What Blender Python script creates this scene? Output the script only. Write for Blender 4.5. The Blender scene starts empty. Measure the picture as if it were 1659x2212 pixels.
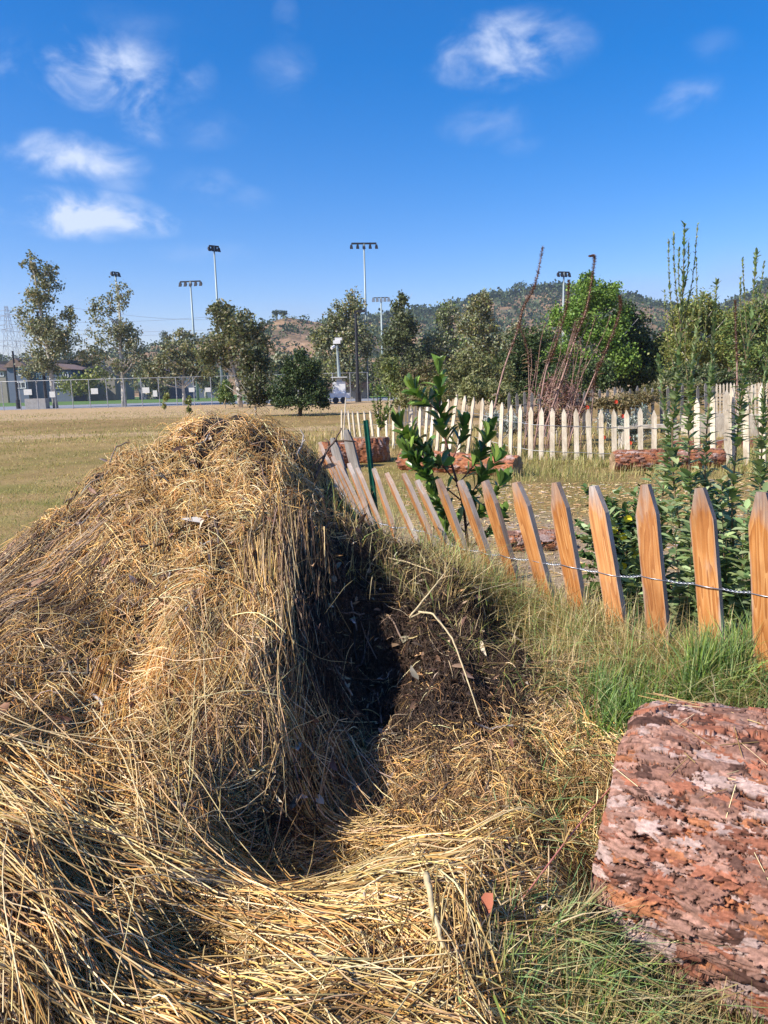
import bpy, bmesh, math, random
import numpy as np
from mathutils import Vector, Matrix

R = math.radians
rng = np.random.default_rng(11)
random.seed(11)
sc = bpy.context.scene
COL = sc.collection

# ------------------------------------------------------------------ camera
CAMZ = 1.5
PITCH, ROLL, FP = 9.6, -1.45, 1609.3       # FP: focal length in units of a 1659 x 2212 picture
cam = bpy.data.cameras.new('camera')
cam.sensor_fit = 'VERTICAL'; cam.sensor_height = 36.0; cam.lens = 36.0 * FP / 2212.0
cam.clip_start = 0.05; cam.clip_end = 9000
camo = bpy.data.objects.new('camera', cam); COL.objects.link(camo)
CM = Matrix.Translation((0, 0, CAMZ)) @ Matrix.Rotation(R(90 - PITCH), 4, 'X') @ Matrix.Rotation(R(ROLL), 4, 'Z')
camo.matrix_world = CM
sc.camera = camo
CR = np.array(CM.to_3x3())
sc.render.resolution_x = 768; sc.render.resolution_y = 1024

# ------------------------------------------------------------------ sun, sky, exposure
SUN_EL = 39.0
SUN_AZ = (-0.90, -0.43)                     # horizontal direction towards the sun
_n = math.hypot(*SUN_AZ)
SD = Vector((SUN_AZ[0] / _n * math.cos(R(SUN_EL)), SUN_AZ[1] / _n * math.cos(R(SUN_EL)), math.sin(R(SUN_EL))))
sl = bpy.data.lights.new('sun', 'SUN'); sl.energy = 5.0; sl.angle = R(0.5); sl.color = (1.0, 0.925, 0.81)
so = bpy.data.objects.new('sun', sl); COL.objects.link(so)
so.rotation_euler = SD.to_track_quat('Z', 'Y').to_euler(); so.location = (-20, -10, 30)

w = bpy.data.worlds.new('World'); sc.world = w; w.use_nodes = True
WN = w.node_tree.nodes; WL = w.node_tree.links; WN.clear()
def wn(t, **k):
    n = WN.new(t)
    for a, b in k.items(): setattr(n, a, b)
    return n
sky = wn('ShaderNodeTexSky', sky_type='NISHITA', sun_disc=False, sun_elevation=R(SUN_EL),
         sun_rotation=math.atan2(SUN_AZ[0], SUN_AZ[1]), air_density=1.0, dust_density=0.6, ozone_density=2.2)
hsv = wn('ShaderNodeHueSaturation'); hsv.inputs['Saturation'].default_value = 1.55; hsv.inputs['Value'].default_value = 1.12
WL.new(sky.outputs[0], hsv.inputs['Color'])
tc = wn('ShaderNodeTexCoord')
nz = wn('ShaderNodeTexNoise'); nz.inputs['Scale'].default_value = 13; nz.inputs['Detail'].default_value = 12; nz.inputs['Roughness'].default_value = 0.58; nz.inputs['Distortion'].default_value = 0.35
mpw = wn('ShaderNodeMapping'); mpw.inputs['Scale'].default_value = (1, 1, 1.6); mpw.inputs['Location'].default_value = (0.35, 0.10, 0.62)
WL.new(tc.outputs['Generated'], mpw.inputs[0]); WL.new(mpw.outputs[0], nz.inputs['Vector'])
nz2 = wn('ShaderNodeTexNoise'); nz2.inputs['Scale'].default_value = 3.5; nz2.inputs['Detail'].default_value = 3
WL.new(tc.outputs['Generated'], nz2.inputs['Vector'])
def wm(op, a, b=None, c=None):
    n = wn('ShaderNodeMath', operation=op)
    for i, v in enumerate((a, b, c)):
        if v is None: continue
        if isinstance(v, (int, float)): n.inputs[i].default_value = v
        else: WL.new(v, n.inputs[i])
    return n.outputs[0]
def wdot(vec):
    n = wn('ShaderNodeVectorMath', operation='DOT_PRODUCT'); n.inputs[1].default_value = vec
    WL.new(tc.outputs['Generated'], n.inputs[0]); return n.outputs['Value']
CLOUDS = [(225, 150, 190, 74, 1.2), (310, 210, 105, 85, .95), (120, 115, 80, 50, .55), (165, 340, 140, 46, 1.1), (165, 462, 160, 50, 1.4), (290, 480, 130, 32, 1.2),
          (290, 60, 120, 40, .2), (430, 278, 90, 40, .26), (1105, 108, 165, 66, .95), (1010, 150, 70, 36, .5), (1475, 205, 72, 42, .34),
          (620, 160, 70, 60, .24), (445, 400, 75, 36, .30), (520, 430, 70, 28, .2), (1050, 268, 95, 42, .24), (255, 395, 60, 24, .3),
          (1125, 315, 50, 22, .16), (618, 42, 28, 40, .16), (1530, 110, 60, 35, .12), (460, 545, 120, 26, .12)]
HAZYC = [(650, 678, 130, 34, .34), (1390, 640, 130, 48, .5), (1600, 610, 140, 75, .4), (310, 715, 140, 24, .2)]
def blobs(lst, edge):
    tot = None
    for (px, py, rx, ry, op) in lst:
        d = Vector(CR @ np.array([(px - 829.5) / FP, -(py - 1106) / FP, -1.0])).normalized()
        rt = Vector((d.y, -d.x, 0)).normalized(); up = rt.cross(d).normalized()
        u = wm('MULTIPLY', wdot(rt), FP / rx * 0.93); v = wm('MULTIPLY', wdot(up), FP / ry * 0.93)
        dd = wdot(d)
        r = wm('SQRT', wm('ADD', wm('MULTIPLY', u, u), wm('MULTIPLY', v, v)))
        fr = wm('GREATER_THAN', dd, 0.2)
        k = wm('MULTIPLY', wm('MAXIMUM', wm('SUBTRACT', 1.05, r), 0.0), fr)
        n1 = wm('MAXIMUM', wm('MULTIPLY_ADD', nz.outputs['Fac'], 3.2 * edge, 0.55 - 1.6 * edge), 0.0)
        n2 = wm('MAXIMUM', wm('MULTIPLY_ADD', nz2.outputs['Fac'], 2.6 * edge, 1.0 - 1.3 * edge), 0.0)
        e = wm('MULTIPLY', wm('MULTIPLY', wm('POWER', k, 0.62), n1), n2)
        s = wn('ShaderNodeMapRange', interpolation_type='SMOOTHSTEP'); s.clamp = True
        s.inputs['From Min'].default_value = 0.08; s.inputs['From Max'].default_value = 1.0
        WL.new(e, s.inputs['Value'])
        m = wm('MULTIPLY', s.outputs['Result'], op)
        tot = m if tot is None else wm('MAXIMUM', tot, m)
    return tot
cm = blobs(CLOUDS, 0.9); hm = blobs(HAZYC, 0.3)
mx = wn('ShaderNodeMix', data_type='RGBA'); WL.new(hm, mx.inputs['Factor']); tint = wn('ShaderNodeMix', data_type='RGBA', blend_type='MULTIPLY'); tint.inputs['Factor'].default_value = 1.0; tint.inputs['B'].default_value = (0.98, 0.84, 1.03, 1); WL.new(hsv.outputs[0], tint.inputs['A']); WL.new(tint.outputs['Result'], mx.inputs['A'])
mx.inputs['B'].default_value = (2.6, 3.0, 4.6, 1)
mx2 = wn('ShaderNodeMix', data_type='RGBA'); WL.new(wm('MINIMUM', wm('MULTIPLY', cm, 0.84), 0.85), mx2.inputs['Factor']); WL.new(mx.outputs['Result'], mx2.inputs['A'])
mx2.inputs['B'].default_value = (5.0, 5.6, 6.9, 1)
bg = wn('ShaderNodeBackground'); bg.inputs['Strength'].default_value = 0.108
WL.new(mx2.outputs['Result'], bg.inputs['Color'])
wo = wn('ShaderNodeOutputWorld'); WL.new(bg.outputs[0], wo.inputs['Surface'])
sc.view_settings.view_transform = 'Standard'; sc.view_settings.look = 'None'
sc.view_settings.exposure = 0.6; sc.view_settings.gamma = 1.0

# ------------------------------------------------------------------ picture point -> world
def rays(px, py):
    px = np.atleast_1d(np.asarray(px, float)); py = np.atleast_1d(np.asarray(py, float))
    v = np.stack([(px - 829.5) / FP, -(py - 1106) / FP, -np.ones_like(px)], 1)
    return v @ CR.T
O = np.array([0, 0, CAMZ])
def atY(px, py, Y):
    d = rays(px, py)[0]; return O + d * (Y / d[1])
def gnd(px, py, z=0.0):
    d = rays(px, py)[0]; return O + d * ((z - CAMZ) / d[2])
def mpp(Y): return Y / FP                  # metres per picture unit

# ------------------------------------------------------------------ objects
def link(o, parent=None):
    COL.objects.link(o)
    if parent is not None: o.parent = parent
    return o
def tag(o, label=None, cat=None, group=None, kind=None):
    if label: o['label'] = label
    if cat: o['category'] = cat
    if group: o['group'] = group
    if kind: o['kind'] = kind
    return o
def empty(name, loc, label, cat, group=None, rz=0.0):
    o = bpy.data.objects.new(name, None); o.empty_display_size = 0.2
    o.location = Vector(loc); o.rotation_euler = (0, 0, rz); link(o)
    return tag(o, label, cat, group)
def npmesh(name, V, faces, mat, parent=None, col=None, smooth=False, world_off=None):
    """faces: array (n,k) or list of such arrays. V in world metres unless parent given (then local to parent)."""
    V = np.asarray(V, np.float32)
    if not isinstance(faces, list): faces = [faces]
    faces = [np.asarray(f, np.int32) for f in faces if len(f)]
    me = bpy.data.meshes.new(name)
    me.vertices.add(len(V)); me.vertices.foreach_set('co', V.ravel())
    tot = sum(f.size for f in faces); nf = sum(len(f) for f in faces)
    me.loops.add(tot); me.loops.foreach_set('vertex_index', np.concatenate([f.ravel() for f in faces]))
    me.polygons.add(nf)
    ls = np.concatenate([np.full(len(f), f.shape[1]) for f in faces])
    st = np.concatenate([[0], np.cumsum(ls)[:-1]])
    me.polygons.foreach_set('loop_start', st.astype(np.int32)); me.polygons.foreach_set('loop_total', ls.astype(np.int32))
    if smooth: me.polygons.foreach_set('use_smooth', np.ones(nf, bool))
    if col is not None:
        a = me.color_attributes.new('Col', 'FLOAT_COLOR', 'POINT')
        c = np.ones((len(V), 4), np.float32); c[:, :3] = col
        a.data.foreach_set('color', c.ravel())
    me.update(calc_edges=True)
    me.materials.append(mat)
    o = bpy.data.objects.new(name, me); link(o, parent)
    return o
class MB:
    def __init__(s): s.v = []; s.f = []
    def add(s, vs, fs):
        b = len(s.v); s.v += [tuple(v) for v in vs]; s.f += [tuple(b + i for i in f) for f in fs]; return s
    def box(s, x0, x1, y0, y1, z0, z1, rz=0, c=(0, 0, 0)):
        vs = [Vector(p) for p in ((x0, y0, z0), (x1, y0, z0), (x1, y1, z0), (x0, y1, z0), (x0, y0, z1), (x1, y0, z1), (x1, y1, z1), (x0, y1, z1))]
        M = Matrix.Rotation(rz, 3, 'Z'); vs = [M @ v + Vector(c) for v in vs]
        return s.add(vs, [(0, 3, 2, 1), (4, 5, 6, 7), (0, 1, 5, 4), (1, 2, 6, 5), (2, 3, 7, 6), (3, 0, 4, 7)])
    def tube(s, pts, rad, n=8, cap=True):
        pts = [Vector(p) for p in pts]
        if isinstance(rad, (int, float)): rad = [rad] * len(pts)
        ref = Vector((0, 0, 1)); rings = []
        for i, p in enumerate(pts):
            t = (pts[min(i + 1, len(pts) - 1)] - pts[max(i - 1, 0)]).normalized()
            if abs(t.dot(ref)) > 0.95: ref2 = Vector((1, 0, 0))
            else: ref2 = ref
            if i == 0: a = t.cross(ref2).normalized()
            else: a = (a - t * a.dot(t)).normalized()
            b = t.cross(a)
            rings.append([p + (a * math.cos(2 * math.pi * k / n) + b * math.sin(2 * math.pi * k / n)) * rad[i] for k in range(n)])
        vs = [v for r in rings for v in r]; fs = []
        for i in range(len(pts) - 1):
            for k in range(n):
                fs.append((i * n + k, i * n + (k + 1) % n, (i + 1) * n + (k + 1) % n, (i + 1) * n + k))
        if cap: fs += [tuple(range(n - 1, -1, -1)), tuple((len(pts) - 1) * n + k for k in range(n))]
        return s.add(vs, fs)
    def build(s, name, mat, parent=None, smooth=False):
        me = bpy.data.meshes.new(name); me.from_pydata(s.v, [], s.f); me.materials.append(mat)
        if smooth: me.polygons.foreach_set('use_smooth', np.ones(len(me.polygons), bool))
        me.update(); return link(bpy.data.objects.new(name, me), parent)

# ------------------------------------------------------------------ materials
def newmat(name):
    m = bpy.data.materials.new(name); m.use_nodes = True; nt = m.node_tree; nt.nodes.clear()
    out = nt.nodes.new('ShaderNodeOutputMaterial'); b = nt.nodes.new('ShaderNodeBsdfPrincipled')
    nt.links.new(b.outputs[0], out.inputs[0]); return m, nt, b, out
def N(nt, t, ins=None, **k):
    n = nt.nodes.new(t)
    for a, b in k.items(): setattr(n, a, b)
    for a, b in (ins or {}).items():
        if isinstance(b, bpy.types.NodeSocket): nt.links.new(b, n.inputs[a])
        else: n.inputs[a].default_value = b
    return n
def ramp(nt, fac, stops):
    r = nt.nodes.new('ShaderNodeValToRGB'); cr = r.color_ramp
    while len(cr.elements) < len(stops): cr.elements.new(0.5)
    for e, (p, c) in zip(cr.elements, stops): e.position = p; e.color = (*c, 1)
    nt.links.new(fac, r.inputs[0]); return r.outputs['Color']
def mixc(nt, fac, a, b, bt='MIX'):
    m = nt.nodes.new('ShaderNodeMix'); m.data_type = 'RGBA'; m.blend_type = bt
    for i, v in (('Factor', fac), ('A', a), ('B', b)):
        if isinstance(v, bpy.types.NodeSocket): nt.links.new(v, m.inputs[i])
        elif i == 'Factor': m.inputs[i].default_value = v
        else: m.inputs[i].default_value = (*v, 1)
    return m.outputs['Result']
def mathn(nt, op, a, b=None, clamp=False):
    m = nt.nodes.new('ShaderNodeMath'); m.operation = op; m.use_clamp = clamp
    for i, v in enumerate((a, b)):
        if v is None: continue
        if isinstance(v, bpy.types.NodeSocket): nt.links.new(v, m.inputs[i])
        else: m.inputs[i].default_value = v
    return m.outputs[0]
def noise(nt, scale, detail=4, vec=None, rough=0.55, mscale=None):
    n = nt.nodes.new('ShaderNodeTexNoise'); n.inputs['Scale'].default_value = scale; n.inputs['Detail'].default_value = detail; n.inputs['Roughness'].default_value = rough
    if vec is None:
        vec = nt.nodes.new('ShaderNodeTexCoord').outputs['Object']
    if mscale:
        mp = nt.nodes.new('ShaderNodeMapping'); mp.inputs['Scale'].default_value = mscale; nt.links.new(vec, mp.inputs[0]); vec = mp.outputs[0]
    nt.links.new(vec, n.inputs['Vector']); return n.outputs['Fac']
def bump(nt, b, h, strength=0.5, dist=0.01):
    n = nt.nodes.new('ShaderNodeBump'); n.inputs['Strength'].default_value = strength; n.inputs['Distance'].default_value = dist
    nt.links.new(h, n.inputs['Height']); nt.links.new(n.outputs[0], b.inputs['Normal'])
def simple(name, c, rough=0.7, metal=0.0, var=0.25, scale=8.0, bmp=0.0, spec=0.3):
    m, nt, b, _ = newmat(name)
    nz_ = noise(nt, scale, 5)
    nt.links.new(ramp(nt, nz_, [(0.25, tuple(x * (1 - var) for x in c)), (0.75, tuple(min(1, x * (1 + var)) for x in c))]), b.inputs['Base Color'])
    b.inputs['Roughness'].default_value = rough; b.inputs['Metallic'].default_value = metal
    b.inputs['Specular IOR Level'].default_value = spec
    if bmp: bump(nt, b, noise(nt, scale * 4, 5), bmp, 0.01)
    return m
def attr_mat(name, rough=0.6, trans=0.0, spec=0.3, nvar=0.0, nscale=200.0):
    m, nt, b, out = newmat(name)
    a = nt.nodes.new('ShaderNodeAttribute'); a.attribute_name = 'Col'; c = a.outputs['Color']
    if nvar:
        c = mixc(nt, nvar, c, ramp(nt, noise(nt, nscale, 3), [(0.3, (0.35, 0.35, 0.35)), (0.7, (1, 1, 1))]), 'MULTIPLY')
    nt.links.new(c, b.inputs['Base Color'])
    b.inputs['Roughness'].default_value = rough; b.inputs['Specular IOR Level'].default_value = spec
    if trans:
        t = nt.nodes.new('ShaderNodeBsdfTranslucent')
        nt.links.new(mixc(nt, 1.0, c, (1.2, 1.2, 0.6), 'MULTIPLY'), t.inputs['Color'])
        mx_ = nt.nodes.new('ShaderNodeMixShader'); mx_.inputs[0].default_value = trans
        nt.links.new(b.outputs[0], mx_.inputs[1]); nt.links.new(t.outputs[0], mx_.inputs[2]); nt.links.new(mx_.outputs[0], out.inputs[0])
    return m
M = {}
M['straw'] = attr_mat('straw', rough=0.55, trans=0.0, spec=0.3)
M['grass'] = attr_mat('grass_blade', rough=0.55, trans=0.25)
M['leaf'] = attr_mat('leaf', rough=0.5, trans=0.22)
M['waxy'] = attr_mat('waxy_leaf', rough=0.32, trans=0.18, spec=0.5)
M['bark'] = attr_mat('bark_flakes', rough=0.8, spec=0.2, nvar=0.45, nscale=260.0)
M['stem'] = simple('stem', (0.16, 0.06, 0.045), 0.6, scale=60)
M['weedstem'] = simple('weed_stem', (0.17, 0.12, 0.07), 0.6, scale=40, var=.4)
M['twig'] = simple('twig', (0.13, 0.085, 0.06), 0.85, scale=90, var=0.5, bmp=0.5)
M['palestalk'] = simple('pale_stalk', (0.52, 0.42, 0.24), 0.6, scale=60, var=0.3)
M['greytwig'] = simple('grey_twig', (0.42, 0.38, 0.34), 0.8, scale=90, var=0.35, bmp=0.4)
M['trunk'] = simple('tree_trunk', (0.48, 0.45, 0.39), 0.9, scale=3, var=0.5, bmp=0.6)
M['dktrunk'] = simple('dark_trunk', (0.09, 0.07, 0.05), 0.9, scale=3, var=0.5, bmp=0.6)
M['galv'] = simple('galvanised_steel', (0.42, 0.44, 0.46), 0.4, 0.6, var=0.15, scale=2)
M['wire'] = simple('fence_wire', (0.36, 0.38, 0.42), 0.35, 0.75, var=0.25, scale=60)
M['pole'] = simple('pole_grey', (0.30, 0.36, 0.36), 0.5, 0.2, var=0.1, scale=1)
M['dark'] = simple('dark_metal', (0.035, 0.035, 0.04), 0.5, 0.2, var=0.2, scale=2)
M['lens'] = simple('lamp_glass', (0.25, 0.27, 0.28), 0.15, 0.3, var=0.1, scale=2)
M['postgreen'] = simple('green_paint', (0.008, 0.075, 0.05), 0.4, 0.1, var=0.3, scale=30)
M['white'] = simple('white_paint', (0.72, 0.73, 0.72), 0.5, 0, var=0.08, scale=2)
M['sign'] = simple('sign_face', (0.6, 0.62, 0.6), 0.5, 0, var=0.15, scale=6)
M['concrete'] = simple('concrete', (0.33, 0.32, 0.30), 0.9, 0, var=0.2, scale=4, bmp=0.3)
M['asphalt'] = simple('asphalt', (0.24, 0.255, 0.285), 0.85, 0, var=0.12, scale=0.5)
M['lawn'] = simple('lawn', (0.09, 0.17, 0.035), 0.9, 0, var=0.25, scale=0.25)
M['stucco_blue'] = simple('stucco_blue_grey', (0.12, 0.15, 0.205), 0.85, 0, var=0.07, scale=1)
M['stucco_cream'] = simple('stucco_cream', (0.27, 0.25, 0.21), 0.85, 0, var=0.07, scale=1)
M['rooftile'] = simple('roof_tile', (0.22, 0.15, 0.12), 0.85, 0, var=0.3, scale=2)
M['darkroof'] = simple('dark_roof', (0.04, 0.04, 0.045), 0.8, 0, var=0.2, scale=1)
M['glass'] = simple('window_glass', (0.05, 0.07, 0.09), 0.12, 0.2, var=0.3, scale=1)
M['flower_y'] = simple('yellow_petals', (0.75, 0.62, 0.03), 0.6, 0, var=0.1, scale=30)
M['flower_r'] = simple('red_petals', (0.65, 0.05, 0.02), 0.6, 0, var=0.2, scale=30)
M['brick'] = simple('red_brick', (0.28, 0.10, 0.07), 0.9, 0, var=0.3, scale=8)

def wood_mat(name, tones, grey, greyamt, grain=1.0):
    m, nt, b, _ = newmat(name)
    t = nt.nodes.new('ShaderNodeTexCoord'); oi = nt.nodes.new('ShaderNodeObjectInfo')
    off = N(nt, 'ShaderNodeVectorMath', {0: t.outputs['Object']}, operation='ADD')
    cx = N(nt, 'ShaderNodeCombineXYZ', {0: oi.outputs['Random'], 1: oi.outputs['Random'], 2: oi.outputs['Random']})
    sc_ = N(nt, 'ShaderNodeVectorMath', {0: cx.outputs[0], 1: (13, 7, 29)}, operation='MULTIPLY'); nt.links.new(sc_.outputs[0], off.inputs[1])
    g1 = noise(nt, 6, 2, off.outputs[0], mscale=(3.4, 3.4, 0.28))
    fine = noise(nt, 60, 5, off.outputs[0], 0.7, mscale=(3.5, 3.5, 0.07))
    # ring figure: bands warped by noise
    rings = mathn(nt, 'FRACT', mathn(nt, 'MULTIPLY', g1, 9.0 * grain))
    gr = mathn(nt, 'ADD', mathn(nt, 'MULTIPLY', rings, 0.45), mathn(nt, 'MULTIPLY', fine, 0.6))
    c = ramp(nt, gr, [(0.2, tones[0]), (0.5, tones[1]), (0.85, tones[2])])
    big = noise(nt, 7, 3, off.outputs[0], mscale=(1, 1, 0.6))
    c = mixc(nt, mathn(nt, 'MULTIPLY', ramp(nt, big, [(0.45, (0, 0, 0)), (0.7, (1, 1, 1))]), 0.55), c, tones[0])
    sep = N(nt, 'ShaderNodeSeparateXYZ', {0: t.outputs['Generated']})
    ed = mathn(nt, 'ABSOLUTE', mathn(nt, 'SUBTRACT', sep.outputs[0], 0.5))
    edge = mathn(nt, 'MULTIPLY', mathn(nt, 'SUBTRACT', ed, 0.36), 6.0)
    top = mathn(nt, 'MULTIPLY', mathn(nt, 'SUBTRACT', sep.outputs[2], 0.86), 7.0)
    sideN = N(nt, 'ShaderNodeSeparateXYZ', {0: t.outputs['Normal']})
    side = mathn(nt, 'MULTIPLY', mathn(nt, 'ABSOLUTE', sideN.outputs[0]), 1.0)
    wv = mathn(nt, 'MAXIMUM', mathn(nt, 'MAXIMUM', edge, top), mathn(nt, 'MULTIPLY', side, 1.2))
    wv = mathn(nt, 'ADD', wv, mathn(nt, 'MULTIPLY', mathn(nt, 'SUBTRACT', noise(nt, 14, 4, off.outputs[0], mscale=(2, 2, .5)), 0.62), 2.2), clamp=True)
    wv = mathn(nt, 'MULTIPLY', mathn(nt, 'ADD', wv, mathn(nt, 'MULTIPLY', oi.outputs['Random'], 0.10)), greyamt, clamp=True)
    gc = ramp(nt, fine, [(0.3, tuple(x * 0.55 for x in grey)), (0.7, grey)])
    fc = mixc(nt, wv, c, gc)
    stain = ramp(nt, noise(nt, 5, 5, off.outputs[0], .65, mscale=(1.5, 1.5, .5)), [(0.36, (0.48, 0.42, 0.38)), (0.56, (1, 1, 1))])
    fc = mixc(nt, 0.55, fc, stain, 'MULTIPLY')
    rv = N(nt, 'ShaderNodeMapRange', {0: oi.outputs['Random'], 3: 0.88, 4: 1.15}); vv = N(nt, 'ShaderNodeCombineXYZ', {0: rv.outputs[0], 1: rv.outputs[0], 2: rv.outputs[0]})
    nt.links.new(mixc(nt, 1.0, fc, vv.outputs[0], 'MULTIPLY'), b.inputs['Base Color'])
    b.inputs['Roughness'].default_value = 0.8; b.inputs['Specular IOR Level'].default_value = 0.15
    bump(nt, b, mathn(nt, 'ADD', fine, mathn(nt, 'MULTIPLY', rings, 0.3)), 0.35, 0.004)
    return m
M['cedar'] = wood_mat('cedar_wood', [(0.26, 0.09, 0.022), (0.46, 0.19, 0.05), (0.60, 0.32, 0.12)], (0.50, 0.44, 0.39), 0.9)
M['palewood'] = wood_mat('pale_weathered_wood', [(0.50, 0.42, 0.30), (0.66, 0.58, 0.44), (0.78, 0.71, 0.58)], (0.70, 0.65, 0.57), 0.8)
M['greywood'] = wood_mat('grey_weathered_shaded_wood', [(0.17, 0.15, 0.13), (0.27, 0.25, 0.22), (0.36, 0.33, 0.29)], (0.28, 0.27, 0.26), 0.8)

# end-grain of a cut log
def endgrain():
    m, nt, b, _ = newmat('end_grain')
    t = nt.nodes.new('ShaderNodeTexCoord')
    wv = N(nt, 'ShaderNodeTexWave', {'Scale': 22.0, 'Distortion': 1.5, 'Detail': 2.0, 'Detail Scale': 2.0}, wave_type='RINGS', rings_direction='Z')
    nt.links.new(t.outputs['Object'], wv.inputs['Vector'])
    c = ramp(nt, wv.outputs['Fac'], [(0.2, (0.26, 0.17, 0.09)), (0.8, (0.42, 0.30, 0.17))])
    c = mixc(nt, 0.6, c, ramp(nt, noise(nt, 6, 4), [(0.35, (0.3, 0.3, 0.3)), (0.65, (1, 1, 1))]), 'MULTIPLY')
    nt.links.new(c, b.inputs['Base Color']); b.inputs['Roughness'].default_value = 0.9
    bump(nt, b, wv.outputs['Fac'], 0.4, 0.004); return m
M['endgrain'] = endgrain()

# ground: dry field, soil near the heap
def ground_mat():
    m, nt, b, _ = newmat('dry_field')
    g = nt.nodes.new('ShaderNodeNewGeometry'); P = g.outputs['Position']
    sep = N(nt, 'ShaderNodeSeparateXYZ', {0: P})
    X, Y = sep.outputs[0], sep.outputs[1]
    n1 = noise(nt, 0.28, 6, P, 0.6); n2 = noise(nt, 2.2, 6, P, 0.7); n3 = noise(nt, 26, 4, P, 0.75); n4 = noise(nt, 0.09, 4, P)
    c = ramp(nt, n1, [(0.30, (0.27, 0.23, 0.075)), (0.47, (0.40, 0.29, 0.115)), (0.62, (0.52, 0.36, 0.16)), (0.75, (0.58, 0.42, 0.21))])
    grn = ramp(nt, noise(nt, 0.7, 5, P, 0.65), [(0.44, (0, 0, 0)), (0.62, (1, 1, 1))])
    nearg = mathn(nt, 'SUBTRACT', 1.0, mathn(nt, 'DIVIDE', Y, 24.0), clamp=True)
    c = mixc(nt, mathn(nt, 'MULTIPLY', grn, nearg), c, (0.21, 0.25, 0.05))
    # brown band in the middle distance
    br = mathn(nt, 'SUBTRACT', 1.0, mathn(nt, 'ABSOLUTE', mathn(nt, 'DIVIDE', mathn(nt, 'SUBTRACT', Y, 38.0), 11.0)), clamp=True)
    c = mixc(nt, mathn(nt, 'MULTIPLY', br, 0.55), c, (0.36, 0.23, 0.105))
    wy = mathn(nt, 'ADD', Y, mathn(nt, 'MULTIPLY', mathn(nt, 'SUBTRACT', noise(nt, 0.35, 4, P), 0.5), 6.0))
    wy2 = mathn(nt, 'ADD', wy, mathn(nt, 'MULTIPLY', X, -0.12))
    path = mathn(nt, 'SUBTRACT', 1.25, mathn(nt, 'ABSOLUTE', mathn(nt, 'DIVIDE', mathn(nt, 'SUBTRACT', wy2, 28.4), 1.5)), clamp=True)
    c = mixc(nt, mathn(nt, 'MULTIPLY', path, 0.8), c, (0.66, 0.47, 0.28))
    far = mathn(nt, 'DIVIDE', mathn(nt, 'SUBTRACT', wy, 42.0), 5.0, clamp=True)
    c = mixc(nt, mathn(nt, 'MULTIPLY', far, 0.85), c, ramp(nt, n2, [(0.3, (0.58, 0.40, 0.22)), (0.7, (0.72, 0.53, 0.32))]))
    # pale wood-chip litter in the garden plot
    ax = mathn(nt, 'DIVIDE', mathn(nt, 'SUBTRACT', X, 0.9), 2.6); ay = mathn(nt, 'DIVIDE', mathn(nt, 'SUBTRACT', Y, 6.4), 2.6)
    rr = mathn(nt, 'SQRT', mathn(nt, 'ADD', mathn(nt, 'MULTIPLY', ax, ax), mathn(nt, 'MULTIPLY', ay, ay)))
    mk = mathn(nt, 'MULTIPLY', mathn(nt, 'SUBTRACT', 1.35, mathn(nt, 'ADD', rr, mathn(nt, 'MULTIPLY', n2, 0.7))), 2.5, clamp=True)
    c = mixc(nt, mk, c, ramp(nt, n3, [(0.3, (0.30, 0.20, 0.12)), (0.7, (0.72, 0.56, 0.38))]))
    c = mixc(nt, 0.55, c, ramp(nt, n2, [(0.3, (0.55, 0.52, 0.48)), (0.7, (1, 1, 1))]), 'MULTIPLY')
    c = mixc(nt, 0.6, c, ramp(nt, n3, [(0.3, (0.45, 0.42, 0.38)), (0.68, (1, 1, 1))]), 'MULTIPLY')
    # dark soil on the bank near the fence
    nr = mathn(nt, 'MULTIPLY', mathn(nt, 'SUBTRACT', 3.6, Y), 1.5, clamp=True)
    c = mixc(nt, mathn(nt, 'MULTIPLY', nr, 0.85), c, ramp(nt, n3, [(0.3, (0.05, 0.035, 0.02)), (0.7, (0.16, 0.115, 0.06))]))
    nt.links.new(c, b.inputs['Base Color']); b.inputs['Roughness'].default_value = 0.95; b.inputs['Specular IOR Level'].default_value = 0.1
    bump(nt, b, mathn(nt, 'ADD', n3, n2), 0.8, 0.05)
    return m
M['ground'] = ground_mat()
def core_mat():
    m, nt, b, _ = newmat('compost')
    c = ramp(nt, noise(nt, 30, 8, rough=0.8), [(0.35, (0.012, 0.008, 0.006)), (0.55, (0.05, 0.03, 0.018)), (0.75, (0.16, 0.10, 0.05))])
    nt.links.new(c, b.inputs['Base Color']); b.inputs['Roughness'].default_value = 0.95
    bump(nt, b, noise(nt, 45, 8, rough=0.8), 1.0, 0.03); return m
M['core'] = core_mat()
def hill_mat():
    m, nt, b, _ = newmat('hillside')
    g = nt.nodes.new('ShaderNodeNewGeometry'); P = g.outputs['Position']
    c = ramp(nt, noise(nt, 0.03, 6, P, 0.6), [(0.35, (0.11, 0.105, 0.05)), (0.48, (0.26, 0.165, 0.085)), (0.66, (0.46, 0.29, 0.16))])
    c = mixc(nt, 0.6, c, ramp(nt, noise(nt, 0.15, 6, P, 0.7), [(0.35, (0.45, 0.45, 0.42)), (0.65, (1, 1, 1))]), 'MULTIPLY')
    nt.links.new(c, b.inputs['Base Color']); b.inputs['Roughness'].default_value = 1.0
    bump(nt, b, noise(nt, 0.08, 6, P, 0.7), 1.0, 3.0); return m
M['hill'] = hill_mat()

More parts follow.
